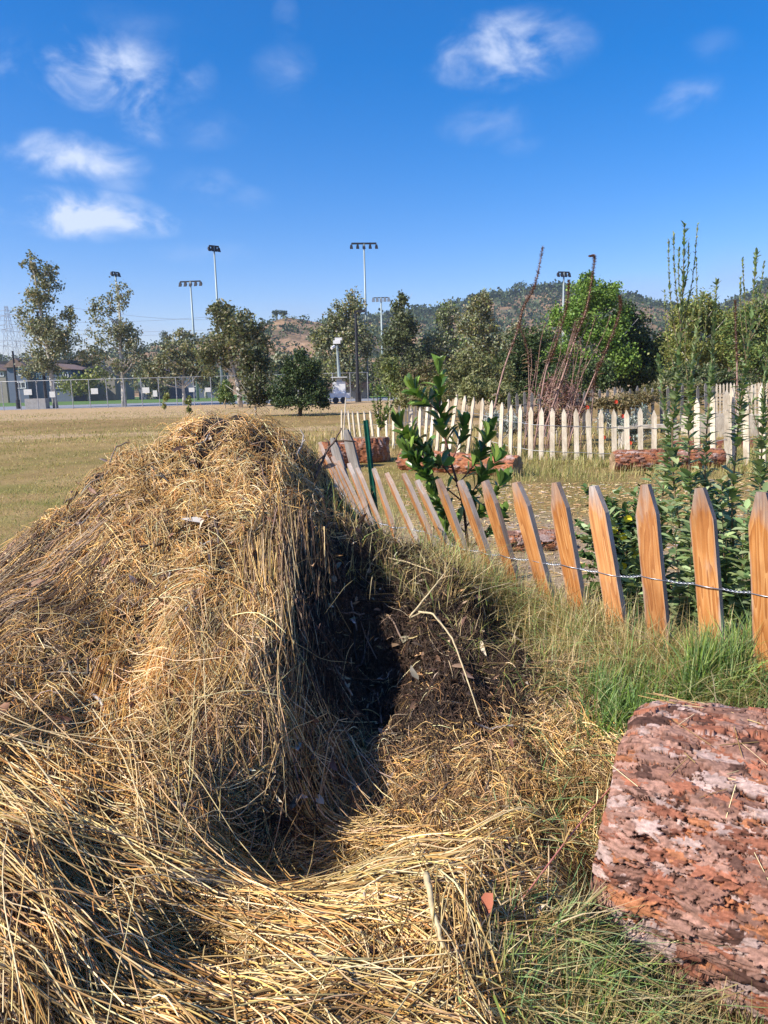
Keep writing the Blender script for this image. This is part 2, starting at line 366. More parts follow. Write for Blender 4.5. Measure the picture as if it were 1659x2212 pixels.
# ------------------------------------------------------------------ numpy helpers
def smooth_noise(shape, cells, seed, amp=1.0):
    r = np.random.default_rng(seed); g = r.standard_normal((cells[0] + 2, cells[1] + 2))
    y = np.linspace(0, cells[0], shape[0]); x = np.linspace(0, cells[1], shape[1])
    yi = y.astype(int); xi = x.astype(int); fy = (y - yi); fx = (x - xi)
    fy = (fy * fy * (3 - 2 * fy))[:, None]; fx = (fx * fx * (3 - 2 * fx))[None, :]
    a = g[yi][:, xi]; b_ = g[yi][:, xi + 1]; c = g[yi + 1][:, xi]; d = g[yi + 1][:, xi + 1]
    return amp * ((a * (1 - fx) + b_ * fx) * (1 - fy) + (c * (1 - fx) + d * fx) * fy)
def unit(v): return v / np.maximum(np.linalg.norm(v, axis=-1, keepdims=True), 1e-9)
def tubes(P, rad, sides=3):
    """P (n,k,3), rad (n,) or (n,k) -> verts, quads"""
    n, k, _ = P.shape
    if rad.ndim == 1: rad = np.repeat(rad[:, None], k, 1)
    T = np.empty_like(P); T[:, 1:-1] = P[:, 2:] - P[:, :-2]; T[:, 0] = P[:, 1] - P[:, 0]; T[:, -1] = P[:, -1] - P[:, -2]
    T = unit(T); ref = np.where(np.abs(T[..., 2:3]) > 0.9, np.array([1.0, 0, 0]), np.array([0, 0, 1.0]))
    A = unit(np.cross(T, ref)); B = np.cross(T, A)
    ang = 2 * np.pi * np.arange(sides) / sides + 0.4
    V = P[:, :, None, :] + rad[:, :, None, None] * (A[:, :, None, :] * np.cos(ang)[None, None, :, None] + B[:, :, None, :] * np.sin(ang)[None, None, :, None])
    i = np.arange(n)[:, None, None] * k * sides + np.arange(k - 1)[None, :, None] * sides
    s = np.arange(sides)[None, None, :]; s2 = (s + 1) % sides
    Q = np.stack([i + s, i + s2, i + sides + s2, i + sides + s], -1).reshape(-1, 4)
    return V.reshape(-1, 3), Q
def ribbons(P, wid, side):
    """P (n,k,3), wid (n,k), side (n,3)"""
    n, k, _ = P.shape
    V = np.stack([P - side[:, None, :] * wid[..., None], P + side[:, None, :] * wid[..., None]], 2)
    i = np.arange(n)[:, None] * k * 2 + np.arange(k - 1)[None, :] * 2
    Q = np.stack([i, i + 1, i + 3, i + 2], -1).reshape(-1, 4)
    return V.reshape(-1, 3), Q
def palette(cols, n, r=None, jitter=0.18, wts=None):
    r = r or rng
    cols = np.array(cols, float); p = None if wts is None else np.array(wts, float) / sum(wts)
    c = cols[r.choice(len(cols), n, p=p)]
    return np.clip(c * (1 + jitter * r.standard_normal((n, 1))) * (1 + 0.05 * r.standard_normal((n, 3))), 0.003, 0.95)
LEAF = {
 'quad': (np.array([(0, 0, 0), (.5, -.5, .06), (1, 0, -.05), (.5, .5, .06)]), [(0, 1, 2, 3)]),
 'long': (np.array([(0, 0, 0), (.35, -.5, .07), (.75, -.36, .05), (1, 0, -.06), (.75, .36, .05), (.35, .5, .07), (.35, 0, 0), (.75, 0, 0)]),
          [(0, 1, 6), (1, 2, 7, 6), (2, 3, 7), (3, 4, 7), (4, 5, 6, 7), (5, 0, 6)]),
 'obov': (np.array([(0, 0, 0), (.25, -.24, .05), (.6, -.5, .10), (.85, -.4, .08), (1, 0, -.02), (.85, .4, .08), (.6, .5, .10), (.25, .24, .05), (.25, 0, 0), (.6, 0, .01), (.85, 0, 0)]),
          [(0, 1, 8), (1, 2, 9, 8), (2, 3, 10, 9), (3, 4, 10), (4, 5, 10), (5, 6, 9, 10), (6, 7, 8, 9), (7, 0, 8)]),
}
def leaves(kind, Pos, Dir, Nrm, L, W, col):
    tv, tf = LEAF[kind]; n = len(Pos); Dir = unit(Dir); S = unit(np.cross(Nrm, Dir)); U = np.cross(Dir, S)
    V = Pos[:, None] + Dir[:, None] * (tv[None, :, 0:1] * L[:, None, None]) + S[:, None] * (tv[None, :, 1:2] * W[:, None, None]) + U[:, None] * (tv[None, :, 2:3] * L[:, None, None])
    m = len(tv); base = np.arange(n)[:, None] * m; F = []
    for k in (3, 4):
        t = np.array([f for f in tf if len(f) == k])
        if len(t): F.append((base[:, :, None] + t[None]).reshape(-1, k))
    return V.reshape(-1, 3), F, np.repeat(col, m, 0)

# ------------------------------------------------------------------ the near terrain: heap, hollow, bank
CP = [(510, 912, 3.35), (430, 932, 3.3), (590, 942, 3.38), (645, 985, 3.35), (688, 1050, 3.28),
      (330, 985, 3.3), (200, 1065, 3.25), (90, 1135, 3.2), (0, 1195, 3.1), (-160, 1310, 3.1),
      (450, 1050, 3.0), (600, 1050, 3.02), (300, 1150, 2.85), (150, 1300, 2.6), (0, 1400, 2.4),
      (450, 1220, 2.68), (600, 1180, 2.76), (680, 1180, 2.80), (650, 1350, 2.46), (665, 1500, 2.28), (620, 1650, 2.05),
      (500, 1400, 2.38), (300, 1450, 2.25), (100, 1550, 2.05), (400, 1620, 2.0), (200, 1750, 1.78), (430, 1780, 1.8), (0, 1750, 1.7),
      (745, 1200, 2.98), (765, 1350, 2.81), (800, 1470, 2.63), (850, 1340, 2.86), (860, 1450, 2.62), (745, 1620, 2.36), (660, 1800, 2.04), (560, 1885, 1.90), (720, 1740, 2.17),
      (870, 1225, 3.02), (960, 1290, 2.82), (985, 1420, 2.56), (860, 1550, 2.32), (1000, 1650, 2.1), (900, 1740, 2.0), (1080, 1750, 1.95),
      (600, 1990, 1.55), (800, 1900, 1.68), (1000, 1870, 1.72), (1150, 1920, 1.62), (700, 2100, 1.38), (1000, 2080, 1.4), (400, 2060, 1.38),
      (200, 1950, 1.45), (50, 1950, 1.38), (0, 2180, 1.12), (300, 2200, 1.14), (800, 2212, 1.22),
      (1000, 1260, 3.35), (1150, 1410, 2.8), (1200, 1600, 2.27), (1150, 1780, 1.95), (1300, 1340, 3.0), (1450, 1430, 2.72), (1600, 1440, 2.58),
      (1100, 2190, 1.36)]
WP = [(1.08, 2.45, .53), (1.28, 2.33, .53), (.87, 2.70, .53), (.73, 2.93, .52), (.56, 3.2, .50), (0.05, 4.1, .38), (-.3, 5.0, .18), (-.15, 4.4, .34), (1.35, 3.5, .12), (.95, 4.3, .05), (.5, 5.2, 0), (.3, 6.2, 0), (2.6, 3.1, .1), (2.1, 2.5, .35), (-.6, 6.3, 0),
      (.72, 1.8, .04), (1.25, 1.85, .04), (1.75, 1.8, .06), (.66, 1.4, .03), (1.25, 1.4, .02), (1.9, 1.3, 0), (2.5, 1.6, .05), (.62, 1.2, .10), (1.2, 0.9, 0),
      (-.7, 4.2, .75), (-.7, 5.1, .08), (-1.7, 4.2, .40), (-2, 5.2, 0), (-3.2, 3.3, .15), (-3.8, 3, 0), (-3.2, 2, .25), (-3.6, 1, .1), (-4, 4.6, 0),
      (-.5, .5, .3), (.4, .5, .15), (-1.5, .5, .35), (0, -.4, .05), (-1.5, -.4, .1), (-4.6, 1.5, 0), (3.6, 2.5, 0), (3.6, 1, 0), (3, 4.5, 0), (1.5, 5.5, 0), (1.8, 7, 0), (-3, 6.5, 0), (-1.2, 6.8, 0), (3, -.4, 0)]
pts = np.array([atY(*c) for c in CP] + [np.array(p) for p in WP])
def U_(r2): return 0.5 * r2 * np.log(np.maximum(r2, 1e-12))
_d2 = ((pts[:, None, :2] - pts[None, :, :2]) ** 2).sum(-1); n_ = len(pts)
A_ = np.zeros((n_ + 3, n_ + 3)); A_[:n_, :n_] = U_(_d2) + np.eye(n_) * 0.0015; A_[:n_, n_] = 1; A_[:n_, n_ + 1:] = pts[:, :2]; A_[n_:, :n_] = A_[:n_, n_:].T
WT = np.linalg.solve(A_, np.concatenate([pts[:, 2], [0, 0, 0]]))
GX0, GX1, GY0, GY1, GS = -5.0, 4.0, -0.6, 7.2, 0.02
gx = np.arange(GX0, GX1 + 1e-6, GS); gy = np.arange(GY0, GY1 + 1e-6, GS)
XX, YY = np.meshgrid(gx, gy)
HH = np.zeros_like(XX)
for r0 in range(0, len(gy), 40):
    q = np.stack([XX[r0:r0 + 40].ravel(), YY[r0:r0 + 40].ravel()], 1)
    k_ = U_(((q[:, None] - pts[None, :, :2]) ** 2).sum(-1))
    HH[r0:r0 + 40] = (k_ @ WT[:n_] + WT[n_] + q @ WT[n_ + 1:]).reshape(-1, len(gx))
def ss(a, b, x): t = np.clip((x - a) / (b - a), 0, 1); return t * t * (3 - 2 * t)
edge_m = ss(GX0, GX0 + 1, XX) * ss(GX1, GX1 - 1, XX) * ss(GY1, GY1 - .8, YY) * ss(GY0, GY0 + .4, YY)
HH = np.maximum(HH, 0) * edge_m
bumpm = np.clip(HH / 0.3, 0, 1)
hs_ = ss(.9, .2, XX)
HH += bumpm * (smooth_noise(HH.shape, (22, 26), 1, .026) + hs_ * smooth_noise(HH.shape, (44, 52), 2, .027) + hs_ * smooth_noise(HH.shape, (90, 105), 4, .016) + smooth_noise(HH.shape, (190, 220), 3, .006))
rag = ss(-.45, -.2, XX) * ss(.62, .4, XX) * ss(1.85, 2.05, YY) * ss(3.4, 3.1, YY)
HH += rag * (smooth_noise(HH.shape, (50, 58), 41, .030) + smooth_noise(HH.shape, (120, 140), 42, .014))
HH = np.maximum(HH, 0.0)
def hz(x, y):
    fx = np.clip((x - GX0) / GS, 0, len(gx) - 1.001); fy = np.clip((y - GY0) / GS, 0, len(gy) - 1.001)
    i = fx.astype(int); j = fy.astype(int); u = fx - i; v = fy - j
    return (HH[j, i] * (1 - u) + HH[j, i + 1] * u) * (1 - v) + (HH[j + 1, i] * (1 - u) + HH[j + 1, i + 1] * u) * v
def cast(px, py):
    """picture points -> points on the near terrain"""
    d = rays(px, py); d = d / d[:, 1:2]; n = len(d)
    t = np.arange(0.7, 7.0, 0.02); best = np.full(n, 7.0); done = np.zeros(n, bool)
    for tt in t:
        p = O + d * tt; hit = (~done) & (p[:, 2] < hz(p[:, 0], p[:, 1])); best[hit] = tt; done |= hit
    g = (0 - CAMZ) / np.minimum(d[:, 2], -1e-4); best = np.where(done, best - 0.01, np.minimum(g, 60))
    p = O + d * best[:, None]; inside = best < 6.9; p[inside, 2] = hz(p[inside, 0], p[inside, 1]); return p
BND = cast([1235, 1215, 1200, 1190, 1160, 1080, 980, 850, 770], [2230, 2000, 1850, 1650, 1480, 1360, 1290, 1170, 1120])[:, :2]
BND = np.vstack([[BND[0, 0], -0.6], BND, [[-.35, 4.6], [-.5, 5.4], [-.8, 7.0]]])
def heap_side(x, y):                         # True on the heap's side of its right-hand foot
    return x < np.interp(y, BND[:, 1], BND[:, 0])
cxm = (XX[:-1, :-1] + XX[1:, 1:]) / 2; cym = (YY[:-1, :-1] + YY[1:, 1:]) / 2; hmx = np.maximum(HH[:-1, :-1], HH[1:, 1:])
isheap = heap_side(cxm, cym) & (hmx > 0.035) & (cym > -0.3)
ny, nx = HH.shape; idx = np.arange(ny * nx).reshape(ny, nx)
Q = np.stack([idx[:-1, :-1], idx[:-1, 1:], idx[1:, 1:], idx[1:, :-1]], -1)
GV = np.stack([XX, YY, HH], -1).reshape(-1, 3)
def compact(V, Q):
    u, inv = np.unique(Q, return_inverse=True); return V[u], inv.reshape(Q.shape)
heap_o = empty('straw_heap', (-0.6, 2.8, 0), 'big heap of golden straw, dead stalks and black compost filling the foreground', 'straw heap')
HO = np.array([-0.6, 2.8, 0])
v, q = compact(GV, Q[isheap]); npmesh('compost_core', v - HO, q, M['core'], heap_o, smooth=True)
# the same sheet goes on as the ground, and out to the horizon
v, q = compact(GV, Q[~isheap])
far = 1500.0; nb = len(v)
ext = np.array([(GX0, GY0, 0), (GX1, GY0, 0), (GX1, GY1, 0), (GX0, GY1, 0), (-far, -60, 0), (far, -60, 0), (far, far, 0), (-far, far, 0)], float)
q = np.vstack([q, np.array([(4, 5, 1, 0), (5, 6, 2, 1), (6, 7, 3, 2), (7, 4, 0, 3)]) + nb])
tag(npmesh('ground', np.vstack([v, ext]), q, M['ground'], smooth=True), kind='structure')

# ------------------------------------------------------------------ straw
GOLD = [(0.70, 0.43, 0.145), (0.82, 0.56, 0.24), (0.58, 0.32, 0.095), (0.88, 0.68, 0.38), (0.44, 0.23, 0.07)]
PALE = [(0.60, 0.43, 0.20), (0.74, 0.58, 0.32), (0.48, 0.32, 0.125), (0.32, 0.205, 0.08)]
GREYB = [(0.42, 0.31, 0.20), (0.30, 0.20, 0.12), (0.54, 0.42, 0.28), (0.20, 0.13, 0.08)]
DARK = [(0.035, 0.022, 0.016), (0.07, 0.043, 0.028), (0.13, 0.08, 0.05), (0.24, 0.165, 0.105)]
BROWN = [(0.40, 0.24, 0.105), (0.27, 0.15, 0.07), (0.54, 0.37, 0.18), (0.14, 0.08, 0.045)]
HOLES = [(800, 1330, 110, 160), (760, 1540, 85, 130), (620, 1790, 80, 80), (205, 1490, 85, 60), (450, 1165, 90, 38), (560, 1890, 120, 40), (700, 1700, 70, 90), (150, 1215, 50, 22), (420, 2160, 110, 50), (340, 2060, 90, 60), (940, 1340, 170, 130), (1020, 1450, 120, 70), (640, 2190, 60, 20), (560, 1800, 60, 60)]
strawV, strawQ, strawC = [], [], []; _off = 0
def add_straws(P, rad, col, sides=3):
    global _off
    V, q = tubes(P, rad, sides); strawV.append(V - HO); strawQ.append(q + _off); _off += len(V)
    k = P.shape[1] * sides
    strawC.append(np.repeat(col, k, 0))
def lay(p0, dirs, L, rad, col, K=6, lift=(0.0, 0.03), curl=0.25, stiff=0.6, droop=0.0, endlift=0.0, extra=None):
    """lay straws over the terrain, starting at p0 along horizontal-ish direction dirs (n,2)"""
    n = len(p0); ang = np.arctan2(dirs[:, 1], dirs[:, 0]); P = np.zeros((n, K, 3)); x = p0[:, 0].copy(); y = p0[:, 1].copy()
    turn = rng.normal(0, curl, n) / K; seg = L / (K - 1)
    for k in range(K):
        P[:, k, 0] = x; P[:, k, 1] = y; z = hz(x, y); P[:, k, 2] = z
        dx = np.cos(ang); dy = np.sin(ang); z2 = hz(x + dx * .03, y + dy * .03); sl_ = (z2 - z) / .03
        s = seg / np.sqrt(1 + np.clip(sl_, -4, 4) ** 2); x = x + dx * s; y = y + dy * s; ang = ang + turn + rng.normal(0, curl * .12, n)
    surf = P[..., 2].copy(); t = np.linspace(0, 1, K)[None]
    sm = surf.copy()
    for _ in range(4): sm[:, 1:-1] = (sm[:, :-2] + 2 * sm[:, 1:-1] + sm[:, 2:]) / 4
    z = np.maximum(sm * stiff + surf * (1 - stiff), surf - 0.004)
    a = rng.uniform(lift[0], lift[1], (n, 1)) + (0 if extra is None else extra[:, None]); e = rng.uniform(-endlift, endlift, (n, 1)) if endlift else 0
    P[..., 2] = z + a + e * (t - 0.5) + rng.uniform(0, 1, (n, 1)) * 0.03 * np.sin(np.pi * t) * rng.choice([-.3, 1], (n, 1))
    add_straws(P, rad, col)
GAPN = 0.47 + smooth_noise((560, 460), (52, 43), 77, .26) + smooth_noise((560, 460), (22, 18), 78, .20) + smooth_noise((560, 460), (110, 90), 76, .12)
TONE = 1 + smooth_noise((560, 460), (40, 34), 79, .13) + smooth_noise((560, 460), (90, 74), 80, .09)
def holes_keep(px, py, pr):
    m = np.zeros(len(px))
    gi = GAPN[np.clip((py / 4).astype(int), 0, 559), np.clip((px / 4 + 30).astype(int), 0, 459)]; m = np.clip((gi - .52) * 3.8, 0, .97)
    for (cx, cy, rx, ry) in HOLES:
        r = ((px - cx) / rx) ** 2 + ((py - cy) / ry) ** 2; m = np.maximum(m, np.clip(1.3 - r, 0, 1))
    return rng.random(len(px)) > m * pr
def zone(x0, x1, y0, y1, n, angle, spread, L, r, pal, lift=(0, .03), curl=.25, holes=.9, stiff=.6, K=6, slope=0.0, wts=None, clump=0, endlift=0.0, anglefn=None, jitter=.16):
    if clump:
        cx = rng.uniform(x0, x1, clump); cy = rng.uniform(y0, y1, clump); ca = rng.normal(0, spread * .9, clump); clf = rng.uniform(-.01, .035, clump); j = rng.integers(0, clump, n)
        px = cx[j] + rng.normal(0, 26, n); py = cy[j] + rng.normal(0, 22, n); da = ca[j] + rng.normal(0, spread * .25, n)
        tone = 1 + .25 * rng.standard_normal(clump)
        tn = tone[j]; ex_ = clf[j] - (np.abs(px - cx[j]) + np.abs(py - cy[j])) * .0003
    else:
        px = rng.uniform(x0, x1, n); py = rng.uniform(y0, y1, n); da = rng.normal(0, spread, n); tn = np.ones(n); ex_ = np.zeros(n)
    py = py + slope * (px - (x0 + x1) / 2)
    k = holes_keep(px, py, holes); px, py, da, tn, ex_ = px[k], py[k], da[k], tn[k], ex_[k]
    p = cast(px, py); k = (p[:, 1] < 6.5) & ((p[:, 2] > .03)); p, px, py, da, tn, ex_ = p[k], px[k], py[k], da[k], tn[k], ex_[k]
    base = angle if anglefn is None else anglefn(px, py)
    a = np.radians(base + da); p2 = cast(px + 55 * np.cos(a), py + 55 * np.sin(a)); p1_ = cast(px - 30 * np.cos(a), py - 30 * np.sin(a)); p1_ = np.where(np.linalg.norm(p1_ - p, axis=1, keepdims=True) > .3, p, p1_)
    d = (p2 - p1_)[:, :2]; dn = np.linalg.norm(d, axis=1); bad = dn > .6
    d[bad] = np.stack([np.cos(a[bad]), -np.sin(a[bad]) * 1.3], 1)
    tn = tn * TONE[np.clip((py / 4).astype(int), 0, 559), np.clip((px / 4 + 30).astype(int), 0, 459)]
    m = len(p)
    soil_shade_m = np.clip(1.35 - np.sqrt(((px - 905) / 250) ** 2 + ((py - 1375) / 220) ** 2), 0, 1) + np.clip(1.2 - np.sqrt(((px - 620) / 90) ** 2 + ((py - 1790) / 110) ** 2), 0, 1) * .7
    soil_shade = rng.random(m) < np.clip(soil_shade_m * 2.2, 0, .9)  # black compost colour, reaching right to paint in the heap's shade
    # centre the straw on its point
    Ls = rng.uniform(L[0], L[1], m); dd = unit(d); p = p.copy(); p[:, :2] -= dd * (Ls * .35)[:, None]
    cc_ = palette(pal, m, jitter=jitter, wts=wts) * np.clip(tn, .5, 1.5)[:, None]; cc_[soil_shade] = palette(DARK[:3], m, wts=[3, 3, 1])[soil_shade]
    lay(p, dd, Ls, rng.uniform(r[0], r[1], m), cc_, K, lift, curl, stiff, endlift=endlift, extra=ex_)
# whole heap, all sides, so that it is covered from every position
m_ = 24000
x = rng.uniform(-3.8, 1.2, m_); y = rng.uniform(0.3, 5.2, m_); k = heap_side(x, y) & (hz(x, y) > .05)
_d = rays([0], [0])  # noqa
vis = np.stack([x[k], y[k], hz(x[k], y[k])], 1)
# keep dark hollow open: project and drop most straws there
rel = (vis - O) @ CR; pxs = 829.5 + FP * rel[:, 0] / -rel[:, 2]; pys = 1106 - FP * rel[:, 1] / -rel[:, 2]
kk = holes_keep(pxs, pys, 1.0); vis = vis[kk]; n = len(vis); a = rng.uniform(0, 2 * np.pi, n)
lay(vis, np.stack([np.cos(a), np.sin(a)], 1), rng.uniform(.06, .22, n), rng.uniform(.0007, .0014, n), palette(GOLD + BROWN, n), 5)
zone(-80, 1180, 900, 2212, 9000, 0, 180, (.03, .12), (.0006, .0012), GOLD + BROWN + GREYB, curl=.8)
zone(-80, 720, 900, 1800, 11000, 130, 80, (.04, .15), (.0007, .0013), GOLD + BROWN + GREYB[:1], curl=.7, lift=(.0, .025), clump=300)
zone(240, 700, 905, 1200, 5500, 150, 60, (.05, .18), (.0008, .0015), GOLD, lift=(.0, .03), clump=110, curl=.5)
zone(240, 690, 900, 1100, 2000, 150, 90, (.05, .18), (.0007, .0013), GOLD + PALE, lift=(.0, .06), endlift=.08, curl=.6)
zone(0, 640, 1130, 1780, 11000, 122, 45, (.05, .2), (.0008, .0015), GOLD, lift=(.0, .03), clump=230, curl=.45, endlift=.03)
zone(0, 640, 1130, 1780, 3500, 125, 60, (.05, .2), (.0008, .0015), GREYB + BROWN, lift=(.0, .03), clump=80, curl=.45, endlift=.03)
zone(60, 640, 1100, 1750, 1500, 120, 80, (.1, .28), (.0008, .0014), GOLD + PALE, lift=(.02, .06), curl=.5, endlift=.08)
zone(350, 620, 1290, 1480, 2200, 128, 22, (.10, .26), (.0009, .0015), GOLD + PALE[:2], lift=(.01, .045), clump=26, holes=.4)
zone(230, 520, 1440, 1620, 1800, 125, 16, (.10, .26), (.0009, .0015), GOLD, lift=(.01, .045), clump=18, holes=.4)
zone(-80, 210, 1190, 1430, 1700, 140, 7, (.2, .5), (.0009, .0016), GREYB + GOLD[:1] + GREYB[3:], lift=(.0, .06), curl=.12, slope=-.5, holes=.5, clump=40)
zone(-60, 330, 1400, 1800, 7000, 120, 70, (.04, .16), (.0008, .0015), GOLD + GREYB[:1] + BROWN[:1], clump=150, curl=.6, endlift=.03)
zone(550, 690, 1150, 1560, 2200, 89, 10, (.15, .38), (.0009, .0016), PALE + GREYB + GOLD[:2], lift=(.0, .06), curl=.22, holes=.3, clump=50)
zone(610, 715, 1180, 1500, 500, 88, 7, (.2, .45), (.0009, .0015), PALE + GREYB, lift=(.02, .09), curl=.2, holes=0, stiff=.9)
zone(400, 780, 1360, 1850, 3200, 82, 34, (.08, .32), (.0008, .0015), PALE + GREYB + BROWN, lift=(.0, .08), curl=.35, holes=.8, stiff=.85, endlift=.04, clump=90)
zone(250, 620, 1560, 1860, 4200, 100, 80, (.04, .16), (.0008, .0014), GOLD + PALE + BROWN, lift=(0, .05), curl=.6, holes=.6, clump=110)
zone(300, 760, 1450, 1880, 150, 62, 38, (.25, .5), (.0010, .0015), PALE, lift=(.03, .12), curl=.25, holes=0, stiff=1)
# broken bits lying loose on top of everything
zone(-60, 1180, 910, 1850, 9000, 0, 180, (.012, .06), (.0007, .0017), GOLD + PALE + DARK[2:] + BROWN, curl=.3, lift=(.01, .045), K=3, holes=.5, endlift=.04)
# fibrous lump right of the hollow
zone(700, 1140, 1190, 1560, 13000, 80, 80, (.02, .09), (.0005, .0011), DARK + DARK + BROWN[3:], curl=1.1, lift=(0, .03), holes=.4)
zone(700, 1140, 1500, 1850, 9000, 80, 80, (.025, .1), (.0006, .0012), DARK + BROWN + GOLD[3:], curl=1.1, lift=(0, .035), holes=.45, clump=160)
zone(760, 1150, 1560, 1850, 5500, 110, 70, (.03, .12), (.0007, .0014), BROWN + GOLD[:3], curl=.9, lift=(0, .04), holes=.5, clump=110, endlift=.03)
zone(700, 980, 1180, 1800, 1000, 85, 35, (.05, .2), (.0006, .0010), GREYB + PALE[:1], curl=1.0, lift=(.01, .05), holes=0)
zone(980, 1250, 1280, 1560, 5000, 30, 80, (.03, .12), (.0007, .0013), BROWN[1:] + GREYB[3:] + DARK[1:], curl=.8, lift=(0, .03), holes=0)  # dim brown straw paints the heap's shadow right of the lump
# combed swathes in the foreground
def bundle_ang(px, py): return np.interp(px, [200, 480, 760, 1000], [24, 15, 6, 0]) + (py - 1980) * .03 + 5 * np.sin(px * .013 + py * .02)
zone(260, 1180, 1870, 2200, 4200, 0, 6, (.16, .5), (.0010, .0019), PALE + GOLD, lift=(.0, .04), curl=.22, holes=.85, stiff=.9, anglefn=bundle_ang, K=7, clump=130, endlift=.01)
zone(520, 1180, 1830, 1960, 900, -7, 8, (.2, .45), (.0012, .002), PALE + GOLD[:1], lift=(.01, .05), curl=.16, holes=.4, stiff=.9, K=7, clump=24)
zone(560, 740, 1820, 1920, 600, 155, 20, (.08, .2), (.0007, .0012), PALE, lift=(.03, .07), curl=.25, holes=0, stiff=.9)
zone(-40, 620, 1700, 2030, 1250, 26, 8, (.2, .5), (.0010, .0017), PALE + GOLD, lift=(.01, .07), curl=.2, holes=.8, stiff=.95, slope=.25, K=7, clump=50)
zone(-60, 230, 1780, 2260, 1100, 66, 16, (.15, .4), (.0010, .0017), PALE + GOLD + BROWN[:1], lift=(.0, .07), curl=.25, holes=.85, stiff=.9, K=7, clump=50)
zone(-60, 300, 1650, 2230, 60, 48, 28, (.3, .6), (.0012, .0017), PALE, lift=(.06, .13), curl=.25, holes=0, stiff=1, K=7)
zone(350, 1250, 2140, 2300, 2400, 5, 25, (.08, .35), (.001, .0018), PALE + GOLD + BROWN[:1], lift=(0, .05), curl=.35, holes=.8, clump=60)
zone(400, 1200, 1850, 2212, 140, 110, 45, (.1, .4), (.0012, .0019), PALE, lift=(.04, .08), curl=.3, holes=0, stiff=1, K=7, endlift=.05)
zone(-60, 500, 1850, 2250, 4500, 60, 75, (.03, .14), (.0008, .0015), BROWN + GOLD + GREYB, curl=.7, holes=.6, clump=110)
zone(400, 1200, 1850, 2212, 3500, 0, 180, (.012, .07), (.0008, .0018), GOLD + BROWN + PALE, curl=.4, holes=.5, lift=(0, .05), K=3, endlift=.03)
zone(940, 1060, 1960, 2140, 160, 75, 14, (.08, .22), (.0011, .0018), PALE, lift=(.03, .08), curl=.3, holes=0)
zone(1100, 1740, 1330, 1560, 9000, 20, 80, (.04, .18), (.0007, .0014), PALE + BROWN + GREYB, curl=.5, holes=0, slope=.1, endlift=.03, clump=200)
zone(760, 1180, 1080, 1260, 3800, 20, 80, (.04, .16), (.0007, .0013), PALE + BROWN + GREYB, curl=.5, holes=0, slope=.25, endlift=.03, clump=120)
zone(1100, 1400, 1560, 2150, 4500, 60, 80, (.04, .16), (.0008, .0015), PALE + BROWN + GOLD, curl=.5, holes=0, clump=110)
# loose litter right of the heap, towards the fence and log
zone(1020, 1330, 1330, 1900, 8500, 40, 80, (.05, .2), (.0007, .0015), PALE + BROWN + GOLD[:2], curl=.5, holes=0, clump=120)
zone(1050, 1300, 1380, 1560, 900, 25, 14, (.15, .4), (.0011, .0019), GREYB + PALE, curl=.2, holes=0, slope=-.2)
zone(1080, 1250, 1820, 2100, 1200, 100, 20, (.05, .2), (.0008, .0016), PALE + BROWN, curl=.4, holes=0)
o_ = npmesh('loose_straw', np.vstack(strawV), np.vstack(strawQ), M['straw'], heap_o, np.vstack(strawC)); o_['kind'] = 'stuff'
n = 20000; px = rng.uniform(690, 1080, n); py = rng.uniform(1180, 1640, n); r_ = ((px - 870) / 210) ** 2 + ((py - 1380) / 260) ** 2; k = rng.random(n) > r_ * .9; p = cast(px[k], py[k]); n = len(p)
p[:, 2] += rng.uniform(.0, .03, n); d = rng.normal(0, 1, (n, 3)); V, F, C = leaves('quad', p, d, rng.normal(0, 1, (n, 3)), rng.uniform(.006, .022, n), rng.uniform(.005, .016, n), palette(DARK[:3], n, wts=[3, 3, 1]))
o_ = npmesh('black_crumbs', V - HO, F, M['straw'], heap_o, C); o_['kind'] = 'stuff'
# papery leaf scraps and flat bits of husk in the heap
n = 4200; px = rng.uniform(0, 1150, n); py = rng.uniform(930, 2180, n); p = cast(px, py); k = (p[:, 1] < 4) & (p[:, 2] > .05); p = p[k]; n = len(p)
p[:, 2] += rng.uniform(.005, .035, n); d = rng.normal(0, 1, (n, 3)); d[:, 2] *= .5; nn_ = rng.normal(0, .6, (n, 3)) + [-.3, -.5, .8]
V, F, C = leaves('quad', p, d, nn_, rng.uniform(.015, .055, n), rng.uniform(.004, .016, n), palette(BROWN + DARK[1:] + GREYB[:1] + [(0.5, .4, .3)], n))
o_ = npmesh('husk_scraps', V - HO, F, M['straw'], heap_o, C); o_['kind'] = 'stuff'

# dark twiglets and dead leaves scattered through the heap
def scatter(n, x0, x1, y0, y1):
    p = cast(rng.uniform(x0, x1, n), rng.uniform(y0, y1, n)); return p[(p[:, 1] < 4.4) & (p[:, 2] > .08)]
p = scatter(420, -60, 1120, 930, 2000); n = len(p); d = unit(np.stack([rng.normal(0, 1, n), rng.normal(0, 1, n), rng.normal(0, .35, n)], 1)); L = rng.uniform(.03, .16, n); K = 6; t_ = np.linspace(-.5, .5, K)
P_ = p[:, None] + d[:, None] * (L[:, None] * t_)[..., None] + np.cumsum(rng.normal(0, .0035, (n, K, 3)), 1); g_ = hz(P_[..., 0], P_[..., 1]); P_[..., 2] = np.clip(P_[..., 2], g_, g_ + .02) + rng.uniform(.012, .045, (n, 1))
V, q = tubes(P_, rng.uniform(.0014, .0042, n), 5); o_ = npmesh('twiglets', V - HO, q, M['straw'], heap_o, np.repeat(palette([(.10, .06, .045), (.20, .14, .11), (.05, .035, .03), (.34, .29, .25)], n), K * 5, 0)); o_['kind'] = 'stuff'
p = scatter(520, -60, 1120, 930, 1950); n = len(p); p[:, 2] += rng.uniform(.01, .045, n)
